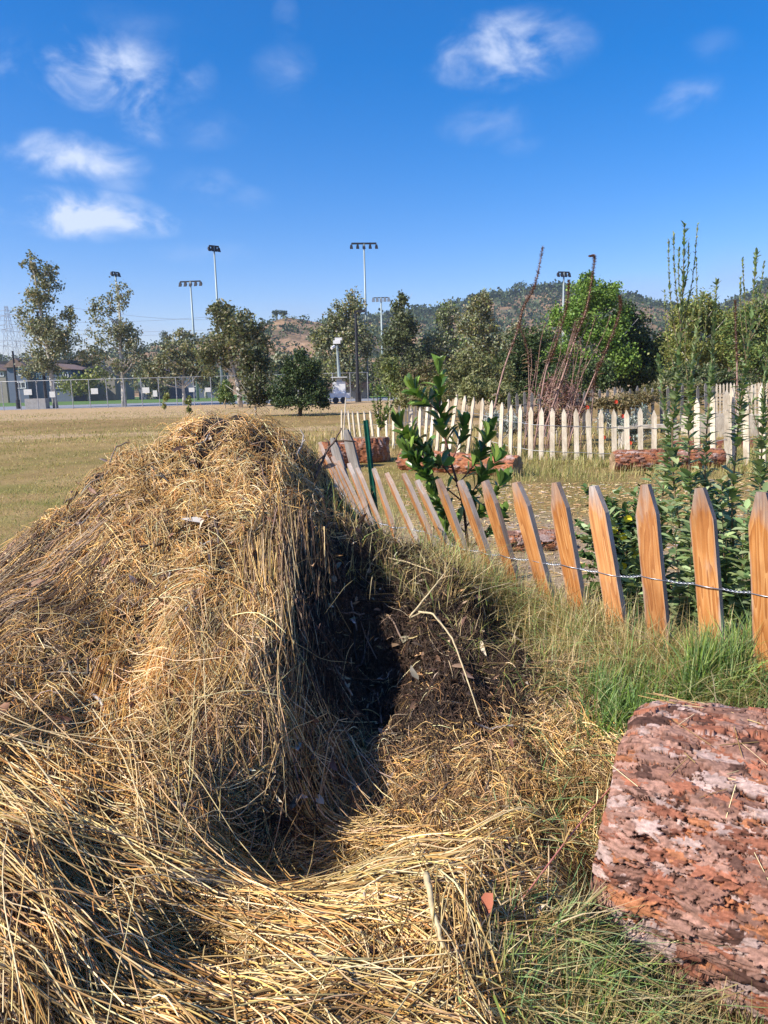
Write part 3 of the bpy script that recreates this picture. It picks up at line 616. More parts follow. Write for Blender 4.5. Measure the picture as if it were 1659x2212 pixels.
V, F, C = leaves('long', p, rng.normal(0, 1, (n, 3)) * [1, 1, .6], rng.normal(0, .7, (n, 3)) + [-.3, -.5, .7], rng.uniform(.025, .075, n), rng.uniform(.010, .03, n), palette([(.22, .12, .075), (.36, .22, .13), (.12, .07, .05), (.50, .40, .30), (.62, .54, .44)], n, wts=[4, 4, 3, 2, 1])); o_ = npmesh('dead_leaves', V - HO, F, M['straw'], heap_o, C); o_['kind'] = 'stuff'

# ------------------------------------------------------------------ near log and other logs
def bark_map(length, rad, nu, nv, nfl, seed, big=1.0):
    r = np.random.default_rng(seed); circ = 2 * math.pi * rad
    S, A = np.meshgrid(np.linspace(0, length, nu), np.linspace(0, circ, nv, endpoint=False), indexing='ij')
    h = smooth_noise((nu, nv), (int(length * 20) + 2, int(circ * 45) + 2), seed, .0025) + smooth_noise((nu, nv), (int(length * 60) + 2, int(circ * 160) + 2), seed + 1, .0014)
    base = np.array([(0.34, 0.12, 0.05), (0.27, 0.09, 0.042), (0.42, 0.18, 0.085)])
    tn = np.clip(smooth_noise((nu, nv), (int(length * 30) + 2, int(circ * 60) + 2), seed + 2, .5) + .5, 0, 1)[..., None]
    C = base[1] * (1 - tn) + base[2] * tn; C = np.repeat(C, 1, -1).copy()
    lev = np.full((nu, nv), -1.0)
    pal = np.array([(0.32, 0.18, 0.135), (0.24, 0.125, 0.09), (0.42, 0.30, 0.26), (0.31, 0.12, 0.07), (0.20, 0.08, 0.05), (0.37, 0.15, 0.07), (0.09, 0.045, 0.033)])
    for k in range(nfl):
        s0 = r.uniform(-.02, length + .02); a0 = r.uniform(0, circ)
        ls = (.010 + .05 * r.random() ** 2.2) * big; la = ls * r.uniform(.22, .5); L = r.uniform(.000, .015) + (.008 if ls > .026 * big else 0)
        i0 = int(max(0, (s0 - ls * 1.4) / length * (nu - 1))); i1 = int(min(nu, (s0 + ls * 1.4) / length * (nu - 1) + 2))
        jj = np.arange(int((a0 - la * 1.5) / circ * nv), int((a0 + la * 1.5) / circ * nv) + 2) % nv
        if i1 <= i0: continue
        ds = S[i0:i1][:, jj] - s0; da = A[i0:i1][:, jj] - a0; da = (da + circ / 2) % circ - circ / 2
        th = np.arctan2(da / la, ds / ls); rr = np.hypot(ds / ls, da / la)
        out = 1 + sum(r.uniform(-.17, .17) * np.sin(m * th + r.uniform(0, 6.3)) for m in (2, 3, 4, 5, 7, 9, 13, 17))
        ins = rr < out
        rim = (rr >= out) & (rr < out * 1.10 + .0012 / la) & (L + .002 > lev[i0:i1][:, jj]) & (np.sin(th * r.integers(1, 4) + r.uniform(0, 6.3)) > -.35)
        if ls > .016 * big and r.random() < .75:
            ix = np.ix_(np.arange(i0, i1), jj); sb_ = lev[ix]; sb_[rim] = np.maximum(sb_[rim] - .006, -.003); lev[ix] = sb_; c_ = C[ix]; c_[rim] = np.array((.055, .026, .018)); C[ix] = c_
        tl = L + ds * r.uniform(-.18, .18) + da * r.uniform(-.35, .35) + (.0035 if r.random() < .4 else -.0035) * (rr / out) ** 2
        sub = lev[i0:i1][:, jj]; win = ins & (tl > sub)
        ix = np.ix_(np.arange(i0, i1), jj)
        sub = np.where(win, tl, sub); lev[ix] = sub
        big_ = ls > .026 * big; c = pal[r.choice(len(pal), p=[.27, .17, .22, .15, .07, .05, .07] if big_ else [.16, .12, .06, .22, .15, .21, .08])] * r.uniform(.8, 1.2)
        cc = C[ix]; cc[win] = c; C[ix] = cc
    rough = smooth_noise((nu, nv), (int(length * 90) + 2, int(circ * 220) + 2), seed + 21, .0011) + smooth_noise((nu, nv), (int(length * 150) + 2, int(circ * 330) + 2), seed + 22, .0006)
    H = np.where(lev > -.5, np.maximum(lev, h * .3), h * 1.4 - .004) + h * .45 + rough
    return H, C
def log_thing(name, label, p0, p1, rad, nu, nv, nfl, seed, taper=1.0, group=None, big=1.0, cat='log', endcol=True, wob=.02, amp=1.0):
    p0 = Vector(p0); p1 = Vector(p1); ax = (p1 - p0); L = ax.length; ax.normalize()
    t = empty(name, p0, label, cat, group)
    up = Vector((0, 0, 1)) if abs(ax.z) < .9 else Vector((0, 1, 0))
    a = ax.cross(up).normalized(); b = a.cross(ax)
    H, C = bark_map(L, rad, nu, nv, nfl, seed, big); H = H * amp
    s = np.linspace(0, L, nu); th = np.linspace(0, 2 * np.pi, nv, endpoint=False)
    oval = 1 + smooth_noise((nu, nv), (3, 6), seed + 9, wob); kv = nv // 8; oval[:, nv - kv:] = oval[:, nv - kv:] * np.linspace(1, 0, kv)[None] + oval[:, :1] * np.linspace(0, 1, kv)[None]
    # ragged bark at both ends
    rr = rad * (1 + (taper - 1) * s[:, None] / L) * oval + H
    ends = smooth_noise((nu, nv), (4, 60), seed + 5, .006)
    sv = s[:, None] + ends
    rr *= 1 - .10 * np.exp(-s[:, None] / .035) - .08 * np.exp(-(L - s[:, None]) / .03)
    V = np.array(ax)[None, None] * sv[..., None] + (np.array(a)[None, None] * np.cos(th)[None, :, None] + np.array(b)[None, None] * np.sin(th)[None, :, None]) * rr[..., None]
    i = np.arange(nu - 1)[:, None] * nv; j = np.arange(nv)[None]; j2 = (j + 1) % nv
    q = np.stack([i + j, i + nv + j, i + nv + j2, i + j2], -1).reshape(-1, 4)
    npmesh('bark', V.reshape(-1, 3), q, M['bark'], t, np.clip(C * (1 + smooth_noise((nu, nv), (int(L * 110) + 2, int(6.28 * rad * 260) + 2), seed + 11, .2))[..., None], .01, .9).reshape(-1, 3), smooth=False)
    for e, (k, sgn) in enumerate(((0, -1), (nu - 1, 1))):
        ring = V[k]; c0 = ring.mean(0); off = np.array(ax) * sgn * .0
        vs = [c0 + off]; fs = []
        inner = c0 + (ring - c0) * .93 + off; ring2 = ring
        me = MB(); vv = [tuple(c0)] + [tuple(x) for x in inner[::2]] + [tuple(x) for x in ring2[::2]]; m = len(inner[::2])
        for w_ in range(m):
            w2 = (w_ + 1) % m; fs.append((0, 1 + w_, 1 + w2)); fs.append((1 + w_, 1 + m + w_, 1 + m + w2, 1 + w2))
        c0v = Vector(c0); Rm = Matrix((a, b, ax)).transposed().to_4x4()
        inv = Rm.inverted(); me.add([inv @ (Vector(x) - c0v) for x in vv], fs)
        o = me.build('cut_end', M['endgrain'], t); o.matrix_local = Matrix.Translation(c0v) @ Rm
    return t
RL = 0.33
log_thing('pine_log', 'thick red-brown pine log with flaky bark lying in grass in the lower right corner', (0.645, 1.87, RL - .02), (1.70, 1.21, RL - .05), RL, 620, 900, 9000, 5, wob=.03, amp=1.0)
_a = np.array([0.645, 1.87, RL - .02]); _b = np.array([1.70, 1.21, RL - .05]); _x = unit(_b - _a); _s = unit(np.cross(_x, [0, 0, 1])); _u = np.cross(_s, _x)
n = 150; t_ = rng.uniform(.03, 1.1, n); an = rng.normal(-.1, .6, n) - .1; rd = _s * 0 + np.sin(an)[:, None] * _s * 1 + np.cos(an)[:, None] * _u; rd = np.where(_s[1] > 0, rd * 1, rd)
p = _a + _x * t_[:, None] + rd * (RL + .021); tg_ = np.cross(rd, _x); mixa = rng.uniform(0, 2 * np.pi, n)[:, None]; d = unit(_x * np.cos(mixa) + tg_ * np.sin(mixa) * .6 + rd * rng.normal(0, .06, (n, 1))); L = rng.uniform(.015, .12, n)
P_ = p[:, None] + d[:, None] * (L[:, None] * np.linspace(-.5, .5, 4))[..., None]
V, q = tubes(P_, rng.uniform(.0008, .0016, n)); tag(npmesh('straw_litter', V, q, M['straw'], col=np.repeat(palette(PALE, n), 12, 0)), 'loose bits of pale straw fallen on the big log', 'straw', kind='stuff')
def glog(px0, px1, py_bottom, dpx, label, seed, turn=0.0, Yd=0.0):
    p = gnd((px0 + px1) / 2, py_bottom); Y = p[1]; r = dpx * mpp(Y) / 2
    a = atY(px0, py_bottom, Y + Yd + r)[0]; b = atY(px1, py_bottom, Y + r - Yd)[0]
    return log_thing('fallen_log', label, (a, Y + r + Yd, r * .9), (b, Y + r - Yd, r * .9), r, 130, 120, 500, seed, big=1.6)
glog(870, 1118, 1024, 46, 'reddish pine log with a sawn round end beside the glossy green shrub', 21, Yd=.75)
glog(1322, 1558, 1017, 46, 'short red log lying across the grass behind the tall leafy weeds', 22)
glog(1075, 1215, 1192, 40, 'low red log just behind the leaning cedar pickets', 23)
# old stump with splintered sides, and the red log leaning beside it
sp = gnd(792, 1000)
log_thing('tree_stump', 'wide grey sawn tree stump next to the green metal post', (sp[0], sp[1] + .35, -.02), (sp[0], sp[1] + .36, atY(792, 945, sp[1] + .35)[2]), 50 * mpp(sp[1]), 60, 130, 260, 31, taper=.93, cat='stump', wob=.06, big=1.6)
sp2 = gnd(735, 1010)
log_thing('fallen_log', 'red-barked log piece lying left of the sawn stump', (sp2[0] - .35, sp2[1] - .1, .24), (sp2[0] + .32, sp2[1] + .1, .24), .25, 70, 110, 260, 32, big=1.6)

# ------------------------------------------------------------------ fences
def picket_mesh(name, wd, th, L, mat, tip=.32, sh=1.35, bow=0.0, rag=0.0, seed=0):
    r = random.Random(seed); bm = bmesh.new(); h = wd / 2
    prof = []
    zs = [0, L * .25, L * .5, L * .72, L - sh * wd]
    left = [(-h * (1 + r.uniform(-.05, .04)), z) for z in zs]; right = [(h * (1 + r.uniform(-.05, .04)), z) for z in zs]
    tl = (-h * tip + r.uniform(-.1, .1) * h, L + r.uniform(-.05, 0) * wd); tr = (h * tip + r.uniform(-.1, .1) * h, L + r.uniform(-.08, 0.02) * wd)
    rows = [(left[i], right[i]) for i in range(5)] + [(tl, tr)]
    fv, bv = [], []
    for (l, rr) in rows:
        bw = bow * math.sin(math.pi * l[1] / L)
        fv.append([bm.verts.new((l[0], -th / 2 + bw, l[1])), bm.verts.new((rr[0], -th / 2 + bw, rr[1]))])
        bv.append([bm.verts.new((l[0], th / 2 + bw, l[1])), bm.verts.new((rr[0], th / 2 + bw, rr[1]))])
    for i in range(len(rows) - 1):
        bm.faces.new((fv[i][0], fv[i][1], fv[i + 1][1], fv[i + 1][0])); bm.faces.new((bv[i][1], bv[i][0], bv[i + 1][0], bv[i + 1][1]))
        bm.faces.new((fv[i][1], bv[i][1], bv[i + 1][1], fv[i + 1][1])); bm.faces.new((bv[i][0], fv[i][0], fv[i + 1][0], bv[i + 1][0]))
    bm.faces.new((fv[-1][0], fv[-1][1], bv[-1][1], bv[-1][0])); bm.faces.new((fv[0][1], fv[0][0], bv[0][0], bv[0][1]))
    eds = [e for e in bm.edges if len(e.link_faces) == 2 and e.calc_face_angle(0) > .5]
    bmesh.ops.bevel(bm, geom=eds, offset=.0022 if wd < .2 else .01, segments=2, affect='EDGES')
    me = bpy.data.meshes.new(name); bm.to_mesh(me); bm.free(); me.materials.append(mat); return me
def place_picket(root, me, pb, pt, tang, name='picket'):
    """pb foot, pt top (world), tang horizontal direction of the fence"""
    z = (Vector(pt) - Vector(pb)).normalized(); x = Vector((tang[0], tang[1], 0)); x = (x - z * x.dot(z)).normalized(); y = z.cross(x)
    Mx = Matrix((x, y, z)).transposed().to_4x4(); Mx.translation = Vector(pb) - root.location
    o = bpy.data.objects.new(name, me); link(o, root); o.matrix_local = Mx; return o
NP = [(1790, 1075, 1800, 1410, 2.2), (1645, 1060, 1658, 1385, 2.35), (1513, 1052, 1538, 1400, 2.5), (1393, 1045, 1425, 1390, 2.66), (1283, 1047, 1332, 1340, 2.82),
      (1200, 1040, 1248, 1310, 3.0), (1115, 1041, 1188, 1305, 3.17), (1048, 1038, 1122, 1292, 3.35), (994, 1038, 1070, 1255, 3.53), (946, 1034, 1010, 1215, 3.72),
      (900, 1037, 955, 1150, 3.9), (872, 1024, 905, 1100, 4.1), (835, 1022, 866, 1090, 4.28), (807, 1012, 832, 1092, 4.47), (771, 1010, 802, 1088, 4.65),
      (753, 1001, 785, 1082, 4.85), (729, 996, 765, 1074, 5.02), (718, 986, 752, 1070, 5.2), (696, 972, 740, 1056, 5.35), (690, 955, 722, 1035, 5.55)]
nf = empty('picket_fence', (0.5, 3.4, 0), 'leaning fence of orange cedar pickets strung on twisted wire beside the straw heap', 'fence')
tops = [atY(a, b, Y) for (a, b, c, d, Y) in NP]
wirepts = []
for i, (a, b, c, d, Y) in enumerate(NP):
    t0 = tops[max(i - 1, 0)]; t1 = tops[min(i + 1, len(NP) - 1)]; tg = np.array(t0 - t1)[:2]; tg /= np.linalg.norm(tg)
    if i > 6: aa_ = min(1, (i - 6) / 5); t2_ = np.array([.22, -.975]); tg = tg * (1 - aa_) + t2_ * aa_; tg /= np.linalg.norm(tg)
    pt = Vector(tops[i]); pv = Vector(atY(c, d, Y - .02 - (0.1 if i > 7 else .05))); z = (pt - pv).normalized()
    L = 1.05; pb = pt - z * L
    me = picket_mesh('picket', .082 if i < 8 else .07, .024, L, M['cedar'], seed=i, bow=random.uniform(-.008, .008), tip=.36)
    place_picket(nf, me, pb, pt, tg)
    wp = pt - z * (.33 + .004 * i); nrm = Vector((tg[0], tg[1], 0)).normalized().cross(Vector((0, 0, 1)))
    if nrm.y > 0: nrm = -nrm
    wirepts.append((wp, nrm, Vector((tg[0], tg[1], 0))))
# two strands, twisted between pickets and parting round each one
W = [[], []]
for i in range(len(wirepts) - 1):
    p, nr_, tg = wirepts[i]; q_, nr2, tg2 = wirepts[i + 1]; a = p - tg * .046; b = q_ + tg2 * .046
    for s_, W_ in ((1, W[0]), (-1, W[1])):
        off = nr_ * (.0165 * s_); W_ += [p + tg * .043 + off * .8, p + off, p - tg * .043 + off * .8]
        nt_ = 34; d = (b - a); dn = d.normalized(); u1 = dn.cross(Vector((0, 0, 1))).normalized(); u2 = dn.cross(u1)
        for k in range(1, nt_):
            f = k / nt_; an = f * 2 * math.pi * 3.5 + (0 if s_ > 0 else math.pi); rr = .0028
            sag = -.004 * math.sin(math.pi * f)
            W_.append(a + d * f + (u1 * math.cos(an) + u2 * math.sin(an)) * rr + Vector((0, 0, sag)))
for W_ in W:
    mb = MB(); mb.tube([p - nf.location for p in W_], .0018, 6); mb.build('wire', M['wire'], nf, smooth=True)
# weathered pickets collapsed against its far end
for (a, b, c, d, Y, lb) in ((748, 928, 782, 1072, 5.0, 'grey weathered picket leaning left beside the green post'), (718, 946, 742, 1030, 5.35, 'shorter grey weathered picket near the bare branch')):
    pt = Vector(atY(a, b, Y)); pv = Vector(atY(c, d, Y - .1)); z = (pt - pv).normalized(); pb = pt - z * 1.1
    r_ = tag(bpy.data.objects.new('weathered_picket', picket_mesh('weathered_picket', .066, .024, 1.1, M['greywood'], seed=50)), lb, 'picket'); link(r_)
    x = Vector((.9, -.45, 0)); x = (x - z * x.dot(z)).normalized(); Mx = Matrix((x, z.cross(x), z)).transposed().to_4x4(); Mx.translation = pb; r_.matrix_world = Mx
# green T-post
tp = Vector(atY(790, 908, 5.15)); tb = Vector(atY(808, 1075, 5.05)); z = (tp - tb).normalized(); tb = tp - z * 1.35
po = empty('metal_post', tb, 'dark green metal T-post standing at the bend of the cedar fence', 'post')
mb = MB(); mb.box(-.019, .019, -.003, .003, 0, 1.35).box(-.003, .003, .003, .03, 0, 1.35)
for k in range(14): mb.box(-.006, .006, -.009, -.003, .25 + k * .075, .262 + k * .075)
o2 = mb.build('post_shaft', M['postgreen'], po)
po.rotation_euler = z.to_track_quat('Z', 'Y').to_euler()
# pale fence across the garden plot
WF = [(738, 885, 738, 942, 21), (747, 857, 742, 940, 20.6), (752, 887, 757, 943, 20.2), (761, 888, 767, 944, 19.9), (772, 888, 779, 945, 19.6), (786, 888, 792, 945, 19.3),
      (799, 887, 806, 945, 19), (816, 888, 818, 947, 18.7), (833, 887, 836, 948, 18.4), (850, 885, 850, 950, 18.1), (868, 883, 869, 952, 17.8), (889, 880, 886, 955, 17.5),
      (908, 879, 905, 958, 17.3), (924, 872, 918, 960, 17.1), (938, 867, 930, 960, 16.9), (953, 864, 944, 962, 16.7), (969, 860, 958, 962, 16.5), (987, 852, 972, 962, 16.3),
      (1005, 854, 990, 975, 16.1), (1024, 857, 1010, 978, 15.9), (1043, 860, 1036, 978, 15.6), (1063, 865, 1055, 980, 15.4), (1085, 869, 1080, 985, 15.2), (1105, 874, 1102, 987, 15),
      (1124.6, 875, 1122, 990, 14.8), (1147, 879, 1146, 995, 14.6), (1170, 880, 1169, 996, 14.5), (1193, 881, 1193, 996, 14.45), (1218, 882, 1220, 994, 14.45), (1244, 882, 1246, 992, 14.5),
      (1270, 883, 1274, 990, 14.6), (1298, 884, 1299, 985, 14.7), (1326, 884, 1327, 980, 14.8), (1353, 885, 1355, 980, 14.9), (1383, 880, 1384, 980, 15), (1413, 886, 1413, 980, 15.1), (1443, 886, 1443, 980, 15.2)]
def far_fence(root, lst, wd, mat, Lx=None, tipv=.12, seed0=0, wire=True):
    tp_ = []; mesh = {}
    for i, (a, b, c, d, Y) in enumerate(lst):
        pt = Vector(atY(a, b, Y)); pv = Vector(atY(c, d, Y)); z = (pt - pv).normalized(); L = max(.5, pt.z / max(z.z, .3) + .05); pb = pt - z * L
        j = (i + 1 if i + 1 < len(lst) else i - 1); q_ = Vector(atY(lst[j][0], lst[j][1], lst[j][4])); tg = (q_ - pt) * (1 if j > i else -1); tg.z = 0; tg.normalize()
        # mostly face the same way as their neighbours but turn a little
        if mat is M['palewood'] and tg.y > -.22: tg = Vector((.97, -.24 + random.uniform(-.05, .05), 0)).normalized()
        me = picket_mesh('picket', wd, .022, L, mat, tip=tipv, sh=1.2, seed=seed0 + i)
        place_picket(root, me, pb, pt, (tg.x, tg.y)); tp_.append(pt - z * .34 + Vector((0, -.02, 0)))
    if wire:
        for dz in (0, -.5):
            mb = MB(); mb.tube([p + Vector((0, 0, dz)) - root.location for p in tp_], .004, 5); mb.build('wire', M['galv'], root)
f2 = empty('picket_fence', (3, 15, 0), 'pale sun-bleached picket fence curving across the garden behind the log and shrub', 'fence')
WF = [q_ if q_[0] < 1190 else (*q_[:4], 14.42 - .04 * (i - 27)) for i, q_ in enumerate(WF)]
far_fence(f2, WF, .092, M['palewood'], seed0=100)
f3 = empty('picket_fence', (5.8, 13, 0), 'taller pale pickets at the right edge behind the tall leafy weeds', 'fence')
far_fence(f3, [(1506, 860, 1506, 955, 13.2), (1539, 850, 1540, 955, 13), (1570, 842, 1571, 950, 12.8), (1581, 835, 1583, 945, 12.9), (1611, 842, 1612, 950, 12.6), (1646, 832, 1647, 945, 12.4), (1680, 834, 1682, 945, 12.2)], .10, M['palewood'], seed0=200)
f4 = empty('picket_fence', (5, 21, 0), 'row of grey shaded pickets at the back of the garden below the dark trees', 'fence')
far_fence(f4, [(1100 + 16.3 * k, 848 - .042 * 16.3 * k + 3 * math.sin(k * 2.1), 1100 + 16.3 * k + 2 * math.sin(k), 885 - .03 * 16 * k, 20.5 + .05 * k) for k in range(28)], .085, M['greywood'], seed0=300)  # shade on this back row is put into the grey wood colour
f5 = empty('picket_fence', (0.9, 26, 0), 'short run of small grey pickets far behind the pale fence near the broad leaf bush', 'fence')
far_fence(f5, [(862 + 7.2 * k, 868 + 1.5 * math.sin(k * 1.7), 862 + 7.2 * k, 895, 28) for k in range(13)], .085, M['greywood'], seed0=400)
f6 = empty('picket_fence', (14, 30, 0), 'distant line of small pale pickets at the far right below the willows', 'fence')
far_fence(f6, [(1548 + 7.6 * k, 828 - .15 * k + 1.2 * math.sin(k * 1.3), 1548 + 7.6 * k, 845, 26) for k in range(17)], .06, M['palewood'], seed0=500)

# ------------------------------------------------------------------ grass
def blades(P, H, Wd, lean, col, K=4, wind=(0.25, 0.1)):
    n = len(P); a = rng.uniform(0, 2 * np.pi, n); le = np.abs(rng.normal(0, lean, n)); dx = np.cos(a) * le + wind[0] * .3; dy = np.sin(a) * le + wind[1] * .3
    t = np.linspace(0, 1, K)[None]
    X = P[:, 0:1] + (dx * H)[:, None] * t ** 1.7; Y = P[:, 1:2] + (dy * H)[:, None] * t ** 1.7
    Z = P[:, 2:3] + H[:, None] * t * (1 - .35 * np.minimum(le, 1.6)[:, None] * t)
    sd = rng.uniform(0, 2 * np.pi, n); side = np.stack([np.cos(sd), np.sin(sd), np.zeros(n)], 1)
    wv = Wd[:, None] * (1 - t ** 2 * .93)
    V, q = ribbons(np.stack([X, Y, Z], -1), wv, side); return V, q, np.repeat(col, K * 2, 0)
GREEN = [(0.208, 0.324, 0.06), (0.156, 0.257, 0.048), (0.286, 0.392, 0.096), (0.39, 0.459, 0.144)]
DRY = [(0.52, 0.42, 0.20), (0.44, 0.33, 0.14), (0.60, 0.50, 0.28), (0.36, 0.27, 0.11)]
BGREEN = [(0.18, 0.286, 0.108), (0.264, 0.403, 0.168), (0.12, 0.221, 0.072), (0.384, 0.494, 0.216)]
gV, gQ, gC = [], [], []; _go = 0
def addg(t):
    global _go
    V, q, c = t; gV.append(V); gQ.append(q + _go); gC.append(c); _go += len(V)
def gzone(x0, x1, y0, y1, n, H, W_, lean, pal, clump=0, slope=0, cj=24, wts=None, keep=None, minz=None):
    if clump:
        cx = rng.uniform(x0, x1, clump); cy = rng.uniform(y0, y1, clump); j = rng.integers(0, clump, n)
        px = cx[j] + rng.normal(0, cj, n); py = cy[j] + rng.normal(0, cj * .5, n)
    else: px = rng.uniform(x0, x1, n); py = rng.uniform(y0, y1, n)
    py = py + slope * (px - (x0 + x1) / 2); p = cast(px, py)
    k = p[:, 1] < 30
    p = p[k]; n = len(p); p[:, 2] -= .01
    addg(blades(p, rng.uniform(*H, n), rng.uniform(*W_, n), lean, palette(pal, n, wts=wts)))
def outlog(px, py): return np.ones(len(px), bool)
# bank along the near fence
gzone(1120, 1760, 1360, 1500, 3000, (.04, .17), (.0012, .0026), 1.1, DRY + GREEN[3:] + DRY, clump=170, slope=.12)
gzone(1180, 1760, 1420, 1540, 2500, (.06, .2), (.0014, .003), 1.1, BGREEN + GREEN[2:] + DRY + DRY, clump=90, slope=.05)
gzone(1280, 1760, 1480, 1620, 2000, (.08, .2), (.0016, .0034), .6, BGREEN + GREEN[:3], clump=42)
gzone(1080, 1320, 1500, 1900, 700, (.05, .15), (.0015, .003), 1.4, BGREEN + DRY, clump=40, slope=0)
gzone(760, 1180, 1130, 1330, 2600, (.05, .2), (.001, .0022), 1.2, DRY + DRY + DRY + GREEN[2:], clump=130, slope=.25)
gzone(740, 960, 1060, 1150, 1300, (.06, .18), (.001, .0022), 1.0, DRY + DRY + GREEN[2:], clump=70, slope=.3)
gzone(1000, 1350, 1300, 1480, 1600, (.04, .15), (.001, .0023), 1.1, DRY + DRY + GREEN[1:], clump=90, slope=.1)
n = 6500; f_ = rng.random(n) ** .8 * 9; i_ = f_.astype(int); tt_ = np.array([atY(q_[0], q_[1], q_[4]) - [0, 0, .9] for q_ in NP]); bb_ = tt_[i_] * (1 - (f_ - i_))[:, None] + tt_[i_ + 1] * (f_ - i_)[:, None]
jc = rng.integers(0, 170, n); off_ = rng.normal(0, .09, (170, 2))[jc] + rng.normal(0, .03, (n, 2)); P_ = np.stack([bb_[:, 0] - .06 + off_[:, 0], bb_[:, 1] - .05 + off_[:, 1], bb_[:, 2]], 1); P_[:, 2] = hz(P_[:, 0], P_[:, 1]) - .01
addg(blades(P_, rng.uniform(.08, .27, n), rng.uniform(.0010, .0024, n), 1.1, palette(DRY + DRY + DRY + GREEN[2:] + BGREEN[:2], n)))
gzone(1440, 1760, 1440, 1560, 1300, (.14, .30), (.0016, .003), .45, GREEN + BGREEN, clump=14, cj=14)
# in front of the big log
gzone(1060, 1300, 2000, 2300, 1000, (.06, .18), (.0016, .0032), 1.2, BGREEN[:2] + GREEN[2:] + DRY + DRY, clump=40)
gzone(1200, 1760, 2120, 2500, 2800, (.08, .2), (.0016, .0034), 1.1, BGREEN[:2] + GREEN[1:] + DRY + DRY[:2], clump=90)
gzone(1150, 1400, 1950, 2150, 600, (.05, .15), (.0015, .003), 1.4, BGREEN + DRY[:2], clump=34)
gzone(1300, 1760, 2150, 2500, 700, (.10, .28), (.001, .0018), 1.2, DRY, clump=50)
# dry field to the left and plot behind the fence
def wzone(n, xr, yr, H, W_, lean, pal, pw=1.0, clumps=0, cr=.12, excl=None):
    y = yr[0] + (yr[1] - yr[0]) * rng.random(n) ** pw; x = rng.uniform(xr[0], xr[1], n)
    if clumps:
        cy = yr[0] + (yr[1] - yr[0]) * rng.random(clumps) ** pw; cx = rng.uniform(*xr, clumps); j = rng.integers(0, clumps, n); x = cx[j] + rng.normal(0, cr, n); y = cy[j] + rng.normal(0, cr, n)
    k = ~(heap_side(x, y) & (hz(x, y) > .05) & (y < 7)) & (np.abs(x) < .62 * y + 1.5); x = x[k]; y = y[k]; n = len(x)
    s = np.clip(y / 7, 1, 3)
    inn = (y < GY1) & (x > GX0) & (x < GX1); z = np.where(inn, hz(x, y), 0)
    addg(blades(np.stack([x, y, z - .005], 1), rng.uniform(*H, n), rng.uniform(*W_, n) * s, lean, palette(pal, n), K=3))
FIELD = [(0.462, 0.381, 0.14), (0.378, 0.325, 0.11), (0.525, 0.426, 0.18), (0.273, 0.28, 0.08)]
wzone(20000, (-6, 0.3), (3.8, 14), (.02, .06), (.0016, .003), .9, FIELD, 1.2)
wzone(14000, (-14, 0), (9, 30), (.03, .07), (.002, .004), .8, FIELD, 1.0, clumps=1500, cr=.25)
wzone(3500, (-6, 0), (4, 12), (.03, .07), (.0018, .003), .7, [(0.20, .24, .06), (.26, .28, .08)], 1.0, clumps=90, cr=.22)
wzone(12000, (-34, 2), (22, 60), (.05, .12), (.003, .006), .8, FIELD + [(0.22, .24, .07)], 1.0, clumps=700, cr=.7)
wzone(12000, (0.2, 7), (3.6, 14), (.02, .07), (.0015, .0028), .9, DRY + FIELD, 1.0, clumps=900, cr=.2)
wzone(7000, (1.8, 9), (11.2, 15.5), (.08, .24), (.002, .004), .5, [(0.26, .27, .08), (.34, .31, .12), (.42, .35, .16)], 1.0, clumps=350, cr=.16)
wzone(5000, (-2, 10), (15, 26), (.1, .3), (.002, .004), .5, DRY + [(0.26, .26, .09)], 1.0, clumps=350, cr=.25)
tag(npmesh('grass', np.vstack(gV), np.vstack(gQ), M['grass'], col=np.vstack(gC)), 'dry and green grass growing on the field, the bank and round the log', 'grass', kind='stuff')
# straw and chip litter on the plot behind the fence
n = 9000; x = rng.uniform(.2, 6, n); y = rng.uniform(3.4, 11, n); a = rng.uniform(0, 6.3, n); L = rng.uniform(.02, .09, n)
P = np.stack([x, y, hz(x, y) * (y < GY1) + .006], 1)[:, None] + np.stack([np.cos(a), np.sin(a), rng.normal(0, .12, n)], 1)[:, None] * (L[:, None] * np.array([-.5, .5]))[..., None]
P[..., 2] = np.maximum(P[..., 2], hz(P[..., 0], P[..., 1]) + .003)
V, q = tubes(P, rng.uniform(.002, .006, n)); tag(npmesh('wood_chips', V, q, M['straw'], col=np.repeat(palette(PALE + BROWN[:3] + [(0.6, .5, .4)], n), 6, 0)), 'pale wood chips and straw bits littering the plot behind the cedar fence', 'wood chips', kind='stuff')

